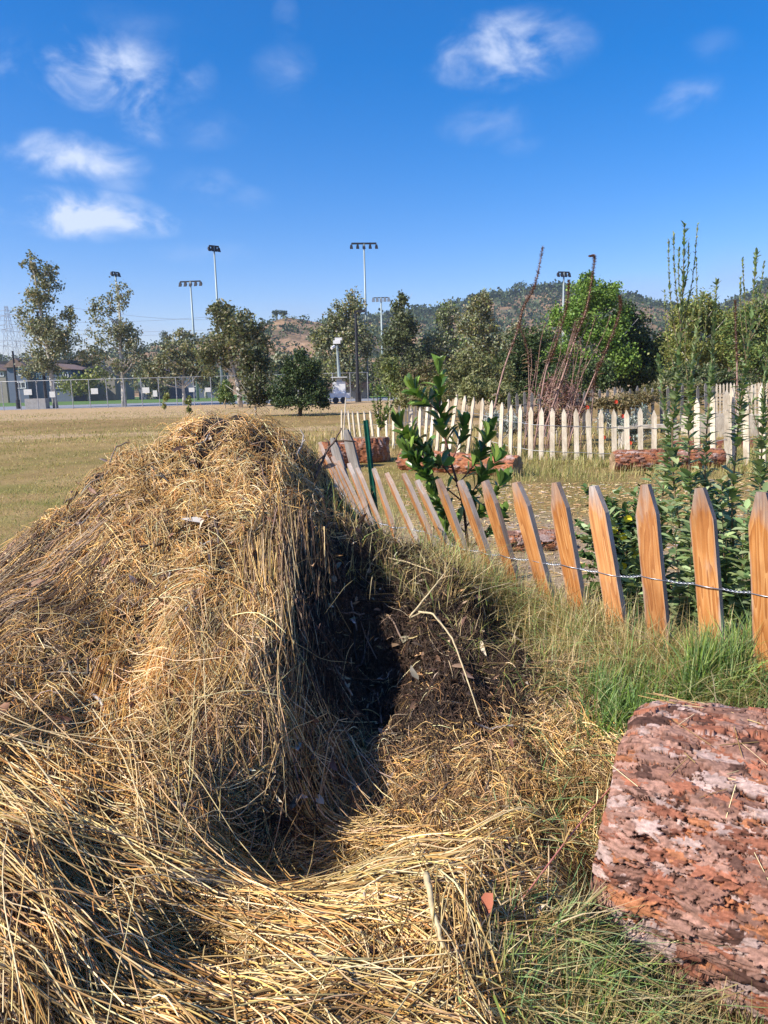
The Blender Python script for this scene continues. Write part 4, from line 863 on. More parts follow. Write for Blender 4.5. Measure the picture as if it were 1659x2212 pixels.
# ------------------------------------------------------------------ trees
OLIVE = [(0.162, 0.182, 0.095), (0.23, 0.245, 0.135), (0.338, 0.35, 0.23), (0.108, 0.126, 0.068), (0.27, 0.231, 0.121)]
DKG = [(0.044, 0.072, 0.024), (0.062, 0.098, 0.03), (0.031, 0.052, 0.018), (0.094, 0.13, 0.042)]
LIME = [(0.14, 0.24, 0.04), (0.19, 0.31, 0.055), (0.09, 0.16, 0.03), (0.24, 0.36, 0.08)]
MIDG = [(0.1, 0.163, 0.042), (0.15, 0.213, 0.06), (0.062, 0.112, 0.03), (0.213, 0.25, 0.072)]
YELG = [(0.221, 0.234, 0.06), (0.286, 0.286, 0.084), (0.143, 0.169, 0.042), (0.169, 0.208, 0.048)]
def tree(name, label, bx, by, Y, blobs_, n, pal, trunkr=.18, ls=.26, tm='trunk', group=None, cat='tree', clus=14, tight=.20, limbs=True, base_z=0.0, leafkind='quad', depth=1.0):
    b = atY(bx, by, Y) if by is not None else atY(bx, 840, Y); b = np.array([b[0], Y, base_z])
    t = empty(name, b, label, cat, group); wts = np.array([q_[2] * q_[3] for q_ in blobs_], float); wts /= wts.sum()
    cnt = rng.multinomial(n, wts); PP = []; cen = []
    for (px, py, rx, ry), c in zip(blobs_, cnt):
        C = atY(px, py, Y) - b; rX = rx * mpp(Y); rZ = ry * mpp(Y); cen.append((C, rX, rZ))
        m = max(3, int(clus * (rx * ry / 900) ** .5)); u = unit(rng.normal(0, 1, (m, 3))) * (rng.random((m, 1)) ** .45); cc = C + u * np.array([rX, rX * depth, rZ]) * .88
        j = rng.integers(0, m, c); s_ = rng.uniform(.6, 1.3, m)[j][:, None]
        PP.append(cc[j] + rng.normal(0, 1, (c, 3)) * np.array([rX, rX * depth, rZ]) * tight * s_)
    PP = np.vstack(PP); PP = PP[PP[:, 2] > .1]; m = len(PP)
    sz = rng.uniform(.6, 1.3, m) * ls
    V, F, C_ = leaves(leafkind, PP, rng.normal(0, 1, (m, 3)) + [0, 0, -.2], rng.normal(0, 1, (m, 3)) + [0, -.3, .6], sz, sz * (.75 if leafkind == 'quad' else .35), palette(pal, m, jitter=.22))
    # trunk with limbs
    top = max(cen, key=lambda q_: q_[0][2]); mb = MB()
    tx = [Vector((0, 0, -.1))]; rr = [trunkr]; H = top[0][2] + top[2] * .6
    for k in range(1, 7):
        f = k / 6; tx.append(Vector((top[0][0] * f ** 1.3 + rng.normal(0, trunkr * .3), top[0][1] * f, H * f))); rr.append(trunkr * (1 - .85 * f))
    mb.tube(tx, rr, 7)
    mb.build('trunk', M[tm], t, smooth=True)
    npmesh('crown', V, F, M['leaf'], t, C_)
    if limbs:
        lm = MB()
        for (C, rX, rZ) in cen:
            for k in range(3):
                e = Vector(C) + Vector((rng.normal(0, rX * .45), rng.normal(0, rX * .4), rng.normal(0, rZ * .4)))
                zf = min(max(.25, (e.z - abs(e.x) * .8 - .4) / max(H, .1)), .9); i = zf * 6; i0 = min(int(i), 5); s0 = tx[i0].lerp(tx[i0 + 1], i - i0); r0 = trunkr * (1 - .85 * zf) * .55
                mid = s0.lerp(e, .5) + Vector((0, 0, -.08 * (e - s0).length)); lm.tube([s0, mid, e], [r0, r0 * .6, r0 * .2], 5)
        lm.build('limbs', M[tm], t, smooth=True)
    return t
tree('sycamore_tree', 'tall loose grey-green sycamore, leftmost tree beyond the chain-link fence', 120, 875, 82, [(70, 580, 24, 34), (108, 600, 30, 36), (85, 640, 38, 36), (80, 700, 58, 40), (125, 735, 60, 50), (85, 790, 52, 40), (150, 690, 22, 30)], 10500, OLIVE, .3, .26, clus=22, tight=.13)
tree('sycamore_tree', 'sparse open sycamore with pale trunk in front of the second house', 268, 870, 82, [(218, 665, 32, 32), (258, 640, 26, 36), (235, 720, 52, 40), (280, 730, 40, 50), (270, 790, 62, 36), (200, 770, 34, 30)], 6200, OLIVE, .3, .25, clus=16, tight=.13)
tree('sycamore_tree', 'low spreading sycamore with white stem below the twin-armed light pole', 398, 872, 80, [(390, 745, 46, 30), (372, 790, 44, 36), (425, 790, 38, 34), (330, 800, 30, 28)], 6500, OLIVE, .2, .27, clus=20, tight=.15)
tree('broadleaf_tree', 'wide round-topped olive tree between light pole and dark oak bush', 520, 880, 66, [(500, 690, 54, 42), (470, 672, 26, 22), (520, 740, 66, 50), (460, 770, 40, 50), (560, 730, 26, 30), (545, 800, 40, 50)], 10500, [(0.13, 0.15, .065), (.18, .19, .085), (.09, .11, .045), (.24, .22, .12)], .25, .25, clus=26, tight=.15)
tree('young_tree', 'slim dark little tree with short trunk just left of the round oak bush', 553, 896, 42, [(552, 790, 34, 45), (553, 840, 36, 34), (556, 858, 22, 22)], 3600, [(0.07, .085, .04), (.10, .12, .05), (.14, .13, .07)], .07, .17, clus=20)
tree('oak_bush', 'dense dark green round oak bush standing on the dry field', 648, 896, 41, [(645, 812, 40, 44), (612, 846, 34, 30), (686, 844, 34, 34), (650, 866, 50, 22), (654, 772, 18, 18), (628, 790, 20, 22), (678, 796, 22, 24), (600, 868, 18, 14), (700, 870, 16, 14)], 10500, DKG, .12, .13, 'dktrunk', cat='bush', clus=24, tight=.2)
tree('shrub', 'small bright green bush in front of the chain-link fence', 487, 878, 62, [(487, 845, 22, 26), (480, 862, 22, 12), (500, 858, 14, 16)], 1900, MIDG, .05, .17, cat='bush', clus=14)
for (bx, by, h, lb) in ((357, 892, 52, 'thin yellow-green sapling on the dry field, left of the other sapling'), (408, 897, 44, 'thin olive sapling on the dry field, right of the other sapling')):
    tree('sapling', lb, bx, by, gnd(bx, by)[1], [(bx, by - h * .7, 9, h * .3), (bx, by - h * .35, 8, h * .28)], 420, YELG, .02, .13, cat='sapling', clus=12)
MASS = [(190, 800, 150, [(165, 830, 40, 26), (205, 820, 34, 30)], YELG, 'yellowish bush row behind the lawn between two houses'),
        (330, 830, 150, [(320, 815, 40, 34), (350, 830, 30, 24)], OLIVE, 'dull olive tree in front of the middle houses'),
        (445, 830, 140, [(440, 800, 34, 40), (470, 830, 26, 30)], OLIVE, 'grey-olive tree right of the third house'),
        (590, 830, 130, [(580, 800, 34, 38), (610, 780, 24, 24)], OLIVE, 'dim olive tree behind the round oak bush')]
for (bx, by, Y, bl, pal, lb) in MASS: tree('background_tree', lb, bx, None, Y, bl, 1500, pal, .3, .6, clus=14)
BT = [(745, 96, [(735, 690, 30, 40), (765, 660, 26, 34), (720, 740, 50, 45), (770, 740, 46, 50), (745, 800, 60, 50), (690, 730, 24, 30)], OLIVE + YELG[:1], 8500, 'tall twin-topped sycamore behind the camera trailer'),
      (872, 84, [(866, 665, 22, 30), (872, 700, 34, 34), (860, 745, 44, 40), (885, 790, 46, 44), (835, 790, 30, 40)], [(0.10, .12, .05), (.14, .16, .07), (.07, .09, .035)], 6500, 'upright green tree with pointed top left of centre skyline'),
      (958, 86, [(965, 690, 30, 36), (950, 740, 44, 40), (975, 790, 46, 44), (925, 790, 34, 40)], OLIVE[:4] + MIDG[1:2], 5200, 'olive tree between the pointed green tree and the tall willow'),
      (1038, 70, [(1035, 660, 28, 30), (1030, 700, 42, 36), (1050, 740, 46, 40), (1030, 785, 56, 44)], YELG[:1] + OLIVE, 6500, 'broad olive sycamore left of the dark round oak'),
      (1132, 48, [(1135, 745, 46, 44), (1110, 790, 44, 46), (1160, 800, 44, 50), (1140, 840, 60, 30)], DKG, 7500, 'dark round evergreen oak behind the dead flower stalks'),
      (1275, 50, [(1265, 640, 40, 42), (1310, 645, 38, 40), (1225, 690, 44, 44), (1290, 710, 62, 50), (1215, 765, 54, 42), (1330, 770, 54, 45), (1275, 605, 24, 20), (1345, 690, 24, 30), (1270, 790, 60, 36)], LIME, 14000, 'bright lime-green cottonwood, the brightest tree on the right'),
      (1372, 52, [(1365, 720, 42, 60), (1400, 760, 40, 60), (1340, 800, 60, 45), (1390, 810, 60, 42), (1350, 680, 26, 40)], DKG + MIDG[:1], 9500, 'dark green tree right of the lime-green cottonwood'),
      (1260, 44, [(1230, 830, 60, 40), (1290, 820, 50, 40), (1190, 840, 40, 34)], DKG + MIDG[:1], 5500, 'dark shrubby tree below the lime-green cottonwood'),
      (1500, 46, [(1480, 690, 40, 44), (1520, 670, 40, 38), (1550, 700, 30, 40), (1490, 760, 56, 50), (1540, 770, 46, 48)], YELG, 8000, 'yellow-green willow behind the tall leafy weeds'),
      (1625, 44, [(1600, 710, 46, 50), (1645, 690, 40, 60), (1620, 770, 60, 46), (1680, 740, 40, 60), (1670, 800, 50, 40)], MIDG + YELG[:1], 8000, 'green willow at the right edge of the picture'),
      (1500, 42, [(1470, 820, 50, 34), (1530, 820, 50, 34), (1590, 825, 50, 30)], DKG + OLIVE[:2], 5200, 'dark thicket under the willows at the right')]
for (bx, Y, bl, pal, n, lb) in BT:
    bx_ = bx
    tree('willow_tree' if 'willow b' in lb or 'willow at' in lb else 'background_tree', lb, bx_, None, Y, bl, int(n * 1.6), pal, .004 * Y, .0034 * Y, 'dktrunk' if pal[0] == DKG[0] else 'trunk', clus=30, tight=.16)
for k, (px, Y, top, rx, pal) in enumerate([(690, 120, 770, 40, OLIVE), (800, 118, 775, 38, OLIVE), (850, 112, 790, 34, MIDG), (915, 116, 735, 34, OLIVE), (1000, 112, 720, 40, MIDG), (1080, 100, 715, 40, DKG), (1110, 96, 690, 30, OLIVE), (1180, 92, 700, 36, MIDG), (1215, 90, 730, 34, DKG), (1340, 88, 690, 40, MIDG), (1420, 86, 735, 34, MIDG), (1450, 84, 700, 34, YELG), (1580, 84, 670, 40, YELG), (1650, 84, 660, 40, MIDG), (640, 124, 785, 34, OLIVE), (1020, 118, 760, 50, MIDG)]):
    lbs = ['dim tree directly right of the round oak bush, behind', 'low tree behind the foot of the tallest centre light pole', 'small tree behind the light green brush', 'rounded tree filling the gap left of the olive tree', 'green tree filling the gap before the broad olive sycamore', 'dark tree behind and left of the dark round oak', 'pale-topped tree just left of the dark round oak crown', 'green tree right of the dark round oak, behind the dead stalks', 'dark tree just left of the lime-green cottonwood', 'green tree behind the right shoulder of the cottonwood', 'green tree left of the tallest weed', 'yellowish tree directly behind the tallest weed', 'yellowish tree between the two willows', 'tall green tree behind the right-edge willow', 'dim tree behind the round oak bush, left side', 'wide green tree low behind the feathery brush']
    tree('belt_tree', lbs[k], px, None, Y, [(px, top + 30, rx * .7, 30), (px - rx * .4, top + 62, rx * .8, 36), (px + rx * .4, top + 66, rx * .8, 36), (px, top + 100, rx, 34)], 4200, pal, .25, .0036 * Y, 'trunk' if k % 2 else 'dktrunk', group='trees in the belt behind the garden', clus=26, tight=.17)
# brushy garden shrubs behind the pale fence
for (bx, Y, bl, pal, n, lb) in [
    (930, 24, [(900, 855, 34, 26), (950, 850, 34, 28), (870, 868, 24, 16)], [(0.24, .25, .10), (.30, .28, .12), (.20, .17, .08)], 3600, 'yellowish low brush behind the left part of the pale fence'),
    (1060, 23, [(1020, 845, 34, 32), (1070, 850, 34, 30), (1105, 862, 26, 22)], [(0.22, .24, .10), (.28, .28, .12), (.16, .17, .07)], 4200, 'olive low brush between the glossy shrub and the dead stalks'),
    (1440, 24, [(1420, 845, 36, 26), (1470, 850, 36, 26), (1510, 850, 30, 24)], [(0.18, .18, .08), (.12, .14, .05), (.24, .20, .10)], 3600, 'low dark brush behind the feet of the tallest weed'),
    (1205, 18.5, [(1190, 850, 28, 40), (1225, 860, 26, 34), (1250, 880, 22, 24)], [(0.26, .13, .10), (.32, .19, .15), (.20, .10, .08)], 1800, 'pinkish dead twiggy brush among the leaning stalks'),
    (1010, 33, [(1000, 800, 30, 36), (1040, 800, 34, 36), (960, 815, 30, 30), (1080, 815, 30, 30), (1020, 835, 70, 24)], [(0.17, .19, .07), (.22, .22, .09), (.13, .14, .06)], 5200, 'feathery grey-green brush behind the glossy shrub'),
    (905, 34, [(880, 830, 30, 34), (915, 810, 30, 36), (860, 815, 24, 24)], [(0.17, .17, .07), (.20, .15, .08), (.13, .12, .05)], 3200, 'brownish brush left of the glossy shrub'),
    (840, 30, [(845, 800, 24, 30), (860, 835, 30, 24)], [(0.20, .23, .08), (.15, .18, .06)], 1800, 'light green brush behind the broad leaf bush'),
    (1350, 21, [(1340, 868, 40, 18), (1385, 862, 34, 20), (1300, 872, 30, 14)], [(0.20, .17, .08), (.14, .12, .05), (.26, .20, .1)], 3000, 'low brown-green brush inside the garden behind the white fence'),
    (1170, 17.5, [(1165, 900, 36, 22), (1215, 905, 40, 20), (1110, 915, 30, 22)], [(0.20, .10, .07), (.24, .17, .1), (.13, .10, .06)], 3000, 'russet dried brush at the foot of the dead stalks')]:
    tree('garden_brush', lb, bx, None, Y, bl, n, pal, .02, .0048 * Y, cat='brush', clus=26, leafkind='long')
# grey-leaved sage with red flowers
sg = tree('sage_bush', 'silvery grey-leaved plant with a few red flowers behind the pale pickets', 1355, None, 16.5, [(1345, 915, 34, 22), (1385, 905, 20, 34), (1310, 900, 22, 14), (1375, 940, 40, 18)], 3200, [(0.34, .38, .33), (.44, .47, .42), (.26, .30, .25)], .02, .07, cat='plant', clus=26, leafkind='long')
sg2 = tree('sage_bush', 'silvery white-leaved plant behind the pale pickets below the dead stalks', 1085, None, 17, [(1060, 905, 22, 20), (1100, 915, 24, 20)], 1500, [(0.40, .43, .39), (.52, .54, .5)], .02, .07, cat='plant', clus=16, leafkind='long')
for (px, py) in ((1330, 868), (1345, 899), (1305, 945), (1357, 945), (1361, 957), (1268, 880)):
    c = atY(px, py, 16.2); d = Vector(c) - sg.location; mb = MB()
    for k in range(6):
        a = k * 1.047; mb.add([d, d + Vector((math.cos(a) * .045, -.02, math.sin(a) * .045)), d + Vector((math.cos(a + .9) * .045, -.01, math.sin(a + .9) * .045))], [(0, 1, 2)])
    mb.build('flower', M['flower_r'], sg)
# ------------------------------------------------------------------ plants near the camera
def stem_pts(lst, n=24):
    """lst of (px,py,Y): smooth polyline in world space"""
    P = np.array([atY(*q_) for q_ in lst]); t = np.linspace(0, len(P) - 1, n); out = []
    for u in t:
        i = min(int(u), len(P) - 2); f = u - i; p0 = P[max(i - 1, 0)]; p1 = P[i]; p2 = P[i + 1]; p3 = P[min(i + 2, len(P) - 1)]
        out.append(.5 * ((2 * p1) + (-p0 + p2) * f + (2 * p0 - 5 * p1 + 4 * p2 - p3) * f * f + (-p0 + 3 * p1 - 3 * p2 + p3) * f ** 3))
    return np.array(out)
def leaf_along(S, n, L, W_, f0=0.2, f1=1.0, up=.8, spread=1.0, taper=.3, kind='long'):
    t = np.sort(rng.uniform(f0, f1, n)); i = t * (len(S) - 1); i0 = np.minimum(i.astype(int), len(S) - 2); fr = (i - i0)[:, None]
    P = S[i0] * (1 - fr) + S[i0 + 1] * fr; T = unit(S[i0 + 1] - S[i0]); a = np.arange(n) * 2.4 + rng.uniform(0, .6, n)
    rad = np.stack([np.cos(a), np.sin(a), np.zeros(n)], 1); D = unit(rad * spread + T * up + rng.normal(0, .28, (n, 3)))
    Nn = unit(T - D * (T * D).sum(1, keepdims=True)); l = rng.uniform(*L, n) * (1 - taper * (t - f0) / max(f1 - f0, .01)); return P, D, Nn, l, l * rng.uniform(*W_, n)
# glossy shrub (broad upright leaves)
TG = [(0.08, 0.155, 0.03), (0.12, 0.21, 0.045), (0.17, 0.28, 0.06), (0.27, 0.40, 0.09), (0.05, 0.10, 0.025)]
YT = 4.35
shr = empty('glossy_shrub', (*atY(1000, 1100, YT)[:2], 0), 'glossy dark green broad-leaved young shrub standing behind the cedar fence', 'shrub')
so_ = np.array(shr.location)
BR = [([(1012, 1200, YT), (1000, 1090, YT), (975, 1000, YT), (958, 930, YT), (950, 870, YT), (948, 810, YT)], 40, .3),
      ([(950, 890, YT), (925, 872, YT - .03), (900, 850, YT - .05)], 20, .3),
      ([(985, 1040, YT), (940, 990, YT - .1), (895, 950, YT - .15), (868, 925, YT - .15)], 46, .15),
      ([(975, 1010, YT), (930, 1000, YT - .15), (890, 985, YT - .2)], 24, .2),
      ([(995, 1080, YT), (945, 1040, YT - .12), (905, 1012, YT - .2)], 24, .2),
      ([(985, 1050, YT), (1020, 1010, YT + .05), (1040, 975, YT + .05), (1052, 945, YT + .05)], 34, .15),
      ([(1000, 1100, YT), (1035, 1040, YT - .05), (1068, 1000, YT - .05)], 30, .15),
      ([(1005, 1140, YT), (1045, 1090, YT - .1), (1078, 1050, YT - .1)], 28, .15),
      ([(1005, 1150, YT), (965, 1110, YT - .1), (940, 1075, YT - .15)], 26, .15),
      ([(1010, 1190, YT), (1050, 1150, YT - .1), (1075, 1120, YT - .1)], 26, .15),
      ([(975, 1000, YT), (990, 960, YT + .1), (1000, 930, YT + .1)], 14, .3),
      ([(1010, 1230, YT), (985, 1190, YT - .05), (965, 1150, YT - .1)], 22, .1)]
LP = []
sb = MB()
for k_, (pl, nl, f0) in enumerate(BR):
    S = stem_pts(pl, 14) - so_; r0 = .011 if k_ == 0 else .005
    if k_ == 0: S = np.vstack([[S[0][0], S[0][1], -.05], S])
    sb.tube([tuple(x) for x in S], [r0 * (1 - .7 * i / len(S)) for i in range(len(S))], 6)
    A = leaf_along(S, int(nl * .95), (.09, .135), (.36, .48), f0=f0 if k_ else .55, f1=1.0, up=.8, spread=.75, taper=.15)
    LP.append(A); tip = S[-1]; m = 7; a = np.arange(m) * .9 + k_; D = unit(np.stack([np.cos(a) * .55, np.sin(a) * .55, np.ones(m)], 1) + .4 * unit(S[-1] - S[-3])[None])
    l = rng.uniform(.10, .14, m); Tn = np.repeat(unit((S[-1] - S[-3])[None]), m, 0); LP.append((np.repeat(tip[None], m, 0), D, unit(Tn - D * (Tn * D).sum(1, keepdims=True)), l, l * .4))
sb.build('branches', M['stem'], shr, smooth=True)
A = [np.concatenate([q_[i] for q_ in LP]) for i in range(5)]
V, F, C = leaves('obov', A[0], A[1], A[2], A[3], A[4], palette(TG, len(A[0]), wts=[3, 3, 3, 1.6, 2], jitter=.1)); npmesh('leaves', V, F, M['waxy'], shr, C, smooth=True)
# tall leafy weeds on the right
WG = [(0.169, 0.247, 0.101), (0.234, 0.312, 0.135), (0.312, 0.39, 0.189), (0.13, 0.195, 0.081), (0.39, 0.468, 0.243)]
def weed(name, label, stems, Yb, leafL=(.075, .125), n_leaf=60, base=None, cat='weed', group='tall leafy weeds behind the fence', low=1.0):
    S0 = atY(*stems[0][0]); t = empty(name, (S0[0], S0[1], 0), label, cat, group); off = np.array(t.location); sb = MB(); LP = []; SP = []
    for (pl) in stems:
        S = stem_pts(pl, 26) - off; main = (pl[0][1] > 1100)
        if main: S = np.vstack([[S[0][0], S[0][1], -.03], S])
        ln = np.linalg.norm(np.diff(S, axis=0), axis=1).sum(); r0 = .0062 if main else .0028
        sb.tube([tuple(x) for x in S], [r0 * .8 * (1 - .75 * i / len(S)) for i in range(len(S))], 6)
        if main:
            LP.append(leaf_along(S, int(n_leaf * 2.7), leafL, (.40, .55), .0, .64, up=.4, spread=1.0, taper=.62))
            LP.append(leaf_along(S, int(46 * ln), (.03, .055), (.34, .46), .5, 1.0, up=.9, spread=.6, taper=.4))
            SP.append(leaf_along(S, int(80 * ln), (.010, .022), (.4, .6), .6, 1.0, up=1.2, spread=.5, taper=.2))
        else:
            LP.append(leaf_along(S, int(40 * ln) + 4, (.022, .038), (.25, .4), .05, 1.0, up=1.1, spread=.5, taper=.4))
            SP.append(leaf_along(S, int(130 * ln) + 6, (.009, .020), (.4, .7), .25, 1.0, up=1.2, spread=.45, taper=.2))
    sb.build('stems', M['weedstem'], t, smooth=True)
    for nm, Lst, pal, kd in (('leaves', LP, WG, 'long'), ('buds', SP, [(0.28, .34, .12), (.36, .40, .15), (.2, .26, .1)], 'quad')):
        A = [np.concatenate([q_[i] for q_ in Lst]) for i in range(5)]
        V, F, C = leaves(kd, A[0], A[1], A[2], A[3], A[4], palette(pal, len(A[0]), jitter=.12)); o_ = npmesh(nm, V, F, M['leaf'], t, C, smooth=True)
    return t
Y1 = 3.25
weed('tall_weed', 'tallest leafy weed with several budding tips rising highest above the far trees', [
    [(1500, 1330, Y1), (1462, 1100, Y1), (1452, 950, Y1), (1464, 800, Y1), (1474, 650, Y1), (1479, 488, Y1)],
    [(1466, 760, Y1), (1448, 640, Y1 + .03), (1444, 517, Y1 + .03)], [(1470, 700, Y1), (1458, 600, Y1 - .03), (1455, 505, Y1 - .03)],
    [(1470, 720, Y1), (1495, 610, Y1 + .02), (1507, 485, Y1 + .02)], [(1474, 640, Y1), (1486, 580, Y1), (1488, 518, Y1)], [(1468, 740, Y1), (1502, 660, Y1 - .03), (1504, 560, Y1 - .03)],
    [(1462, 820, Y1), (1440, 720, Y1), (1436, 630, Y1)], [(1474, 690, Y1), (1466, 600, Y1), (1467, 540, Y1)]], Y1, n_leaf=78)
weed('tall_weed', 'leafy weed just right of the tallest one with yellow-green side shoots', [
    [(1540, 1350, Y1 - .1), (1500, 1150, Y1 - .1), (1488, 980, Y1 - .1), (1490, 850, Y1 - .1), (1502, 740, Y1 - .1), (1518, 634, Y1 - .1)],
    [(1490, 860, Y1 - .1), (1480, 760, Y1 - .1), (1484, 690, Y1 - .1)], [(1494, 820, Y1 - .1), (1520, 740, Y1 - .05), (1526, 670, Y1 - .05)]], Y1 - .1, n_leaf=80)
weed('tall_weed', 'single-stemmed leafy weed rising between the two clumps of tall weeds', [
    [(1570, 1350, Y1 + .15), (1528, 1150, Y1 + .15), (1524, 980, Y1 + .15), (1536, 820, Y1 + .15), (1542, 700, Y1 + .15), (1548, 612, Y1 + .15)]], Y1, n_leaf=74)
weed('tall_weed', 'leafy weed with a fan of budding tips nearest the right edge', [
    [(1610, 1360, Y1), (1582, 1150, Y1), (1592, 950, Y1), (1610, 800, Y1), (1624, 680, Y1), (1634, 546, Y1)],
    [(1616, 760, Y1), (1608, 640, Y1), (1604, 560, Y1)], [(1618, 740, Y1), (1640, 640, Y1), (1651, 562, Y1)], [(1612, 780, Y1), (1600, 680, Y1), (1600, 600, Y1)], [(1618, 740, Y1), (1648, 680, Y1 - .05), (1662, 615, Y1 - .05)]], Y1, n_leaf=80)
weed('tall_weed', 'slender leafy weed with pale tip left of the tallest weed', [
    [(1440, 1330, Y1 + .1), (1428, 1120, Y1 + .1), (1444, 960, Y1 + .1), (1432, 860, Y1 + .1), (1422, 770, Y1 + .1)]], Y1, n_leaf=62)
weed('tall_weed', 'leafy weed cut by the right edge of the picture', [
    [(1650, 1360, Y1 - .2), (1640, 1150, Y1 - .2), (1646, 960, Y1 - .2), (1652, 820, Y1 - .2), (1664, 700, Y1 - .2)],
    [(1646, 960, Y1 - .2), (1625, 880, Y1 - .2), (1634, 860, Y1 - .2)]], Y1, n_leaf=80)
# short leafy shoots that fill the foot of the weeds
for k, (px, py0, py1, Yk) in enumerate([(1400, 1340, 1080, 3.3), (1460, 1350, 1090, 3.0), (1420, 1340, 1010, 3.5), (1525, 1360, 1060, 2.95), (1560, 1370, 1040, 3.05), (1600, 1370, 1080, 2.9), (1650, 1380, 1060, 2.85), (1490, 1350, 1020, 3.45), (1575, 1360, 1000, 3.5), (1630, 1370, 1010, 3.4), (1380, 1330, 1130, 3.15), (1690, 1380, 1050, 3.0)]):
    LB = ['leafy shoot between the fourth and third cedar pickets from the right, the lower one', 'leafy shoot just left of the second cedar picket from the right', 'taller leafy shoot behind the third cedar picket from the right', 'leafy shoot close behind the second cedar picket from the right', 'leafy shoot in the gap between the two rightmost cedar pickets', 'low leafy shoot left of the rightmost cedar picket', 'leafy shoot right behind the rightmost cedar picket', 'leafy shoot at the foot of the tallest weed', 'tall leafy shoot between the single-stemmed weed and the right-hand weed', 'leafy shoot behind the rightmost cedar picket at the foot of the edge weeds', 'low leafy shoot next to the yellow-flowered bush', 'leafy shoot cut off by the right edge of the picture']
    S = stem_pts([(px + 10, py0, Yk), (px + 4, (py0 + py1) / 2, Yk), (px + rng.uniform(-14, 14), py1, Yk)], 14)
    t = empty('leafy_shoot', (S[0][0], S[0][1], 0), LB[k], 'weed', 'short leafy shoots under the tall weeds'); off = np.array(t.location); S = S - off; S = np.vstack([[S[0][0], S[0][1], -.03], S])
    mb = MB(); LL = []
    for q_ in range(4):
        S2 = S.copy(); f = np.linspace(0, 1, len(S))[:, None]
        if q_: S2 = S2 * [1, 1, rng.uniform(.65, .95)] + f * np.array([[rng.normal(0, .10), rng.normal(0, .08), 0]])
        mb.tube([tuple(x) for x in S2], [.004 * (1 - .06 * i) for i in range(len(S2))], 5); LL.append(leaf_along(S2, 56, (.06, .11), (.40, .54), .05, 1, up=.45, spread=1, taper=.4))
    mb.build('stems', M['weedstem'], t, smooth=True); A = [np.concatenate([q_[i] for q_ in LL]) for i in range(5)]
    V, F, C = leaves('long', *A, palette(WG, len(A[0]), jitter=.14)); npmesh('leaves', V, F, M['leaf'], t, C, smooth=True)
# low bush with yellow flowers
pb = empty('primrose_bush', (*atY(1345, 1200, 3.6)[:2], 0), 'low sprawling bush with small dark leaves and yellow flowers left of the tall weeds', 'bush'); off = np.array(pb.location)
mb = MB(); LP = []
for k in range(64):
    ex = rng.uniform(1240, 1450); ey = rng.uniform(1035, 1330); Yk = 3.6 + rng.uniform(-.25, .35)
    S = stem_pts([(1370, 1300, 3.6), ((1370 + ex) / 2, (1290 + ey) / 2 - 25, (3.6 + Yk) / 2), (ex, ey, Yk)], 12) - off
    mb.tube([tuple(x) for x in S], [.003 * (1 - .06 * i) for i in range(len(S))], 5); LP.append(leaf_along(S, 60, (.03, .05), (.45, .6), .15, 1, up=.5, spread=1, taper=.2))
mb.build('stems', M['stem'], pb, smooth=True)
A = [np.concatenate([q_[i] for q_ in LP]) for i in range(5)]; V, F, C = leaves('long', *A, palette([(0.05, .10, .025), (.075, .14, .035), (.12, .19, .05)], len(A[0]))); npmesh('leaves', V, F, M['leaf'], pb, C, smooth=True)
for (px, py) in ((1325, 1145), (1345, 1158), (1376, 1197), (1384, 1199), (1392, 1200), (1405, 1150), (1355, 1120), (1344, 1222), (1571, 1030), (1492, 1078)):
    c = Vector(atY(px, py, 3.3)); d = c - pb.location; mb = MB()
    for k in range(4):
        a = k * 1.57 + .4; e1 = Vector((math.cos(a) * .02, -.006, math.sin(a) * .017)); e2 = Vector((math.cos(a + .8) * .021, -.009, math.sin(a + .8) * .018)); e3 = Vector((math.cos(a + 1.5) * .018, -.006, math.sin(a + 1.5) * .016)); mb.add([d, d + e1, d + e2, d + e3], [(0, 1, 2, 3)])
    if py > 1100: mb.build('flower', M['flower_y'], pb)
# light-leaved bush at left end of pale fence
lb_ = empty('broad_leaf_bush', (*atY(815, 900, 16.9)[:2], 0), 'light green broad-leaved bush behind the left end of the pale fence', 'bush'); off = np.array(lb_.location); mb = MB(); LP = []
for (tx_, ty_) in ((808, 790), (800, 830), (822, 850), (846, 830), (852, 860), (835, 880), (806, 870)):
    S = stem_pts([(822, 930, 17.3), ((822 + tx_) / 2, (930 + ty_) / 2, 17.3), (tx_, ty_, 17.3 + rng.uniform(-.2, .2))], 12) - off; mb.tube([tuple(x) for x in S], .008, 5); LP.append(leaf_along(S, 48, (.09, .15), (.35, .45), .1, 1, up=.7, spread=.9))
mb.build('stems', M['dktrunk'], lb_, smooth=True); A = [np.concatenate([q_[i] for q_ in LP]) for i in range(5)]
V, F, C = leaves('long', *A, palette([(0.18, .26, .07), (.26, .34, .11), (.12, .18, .05)], len(A[0]))); npmesh('leaves', V, F, M['leaf'], lb_, C, smooth=True)
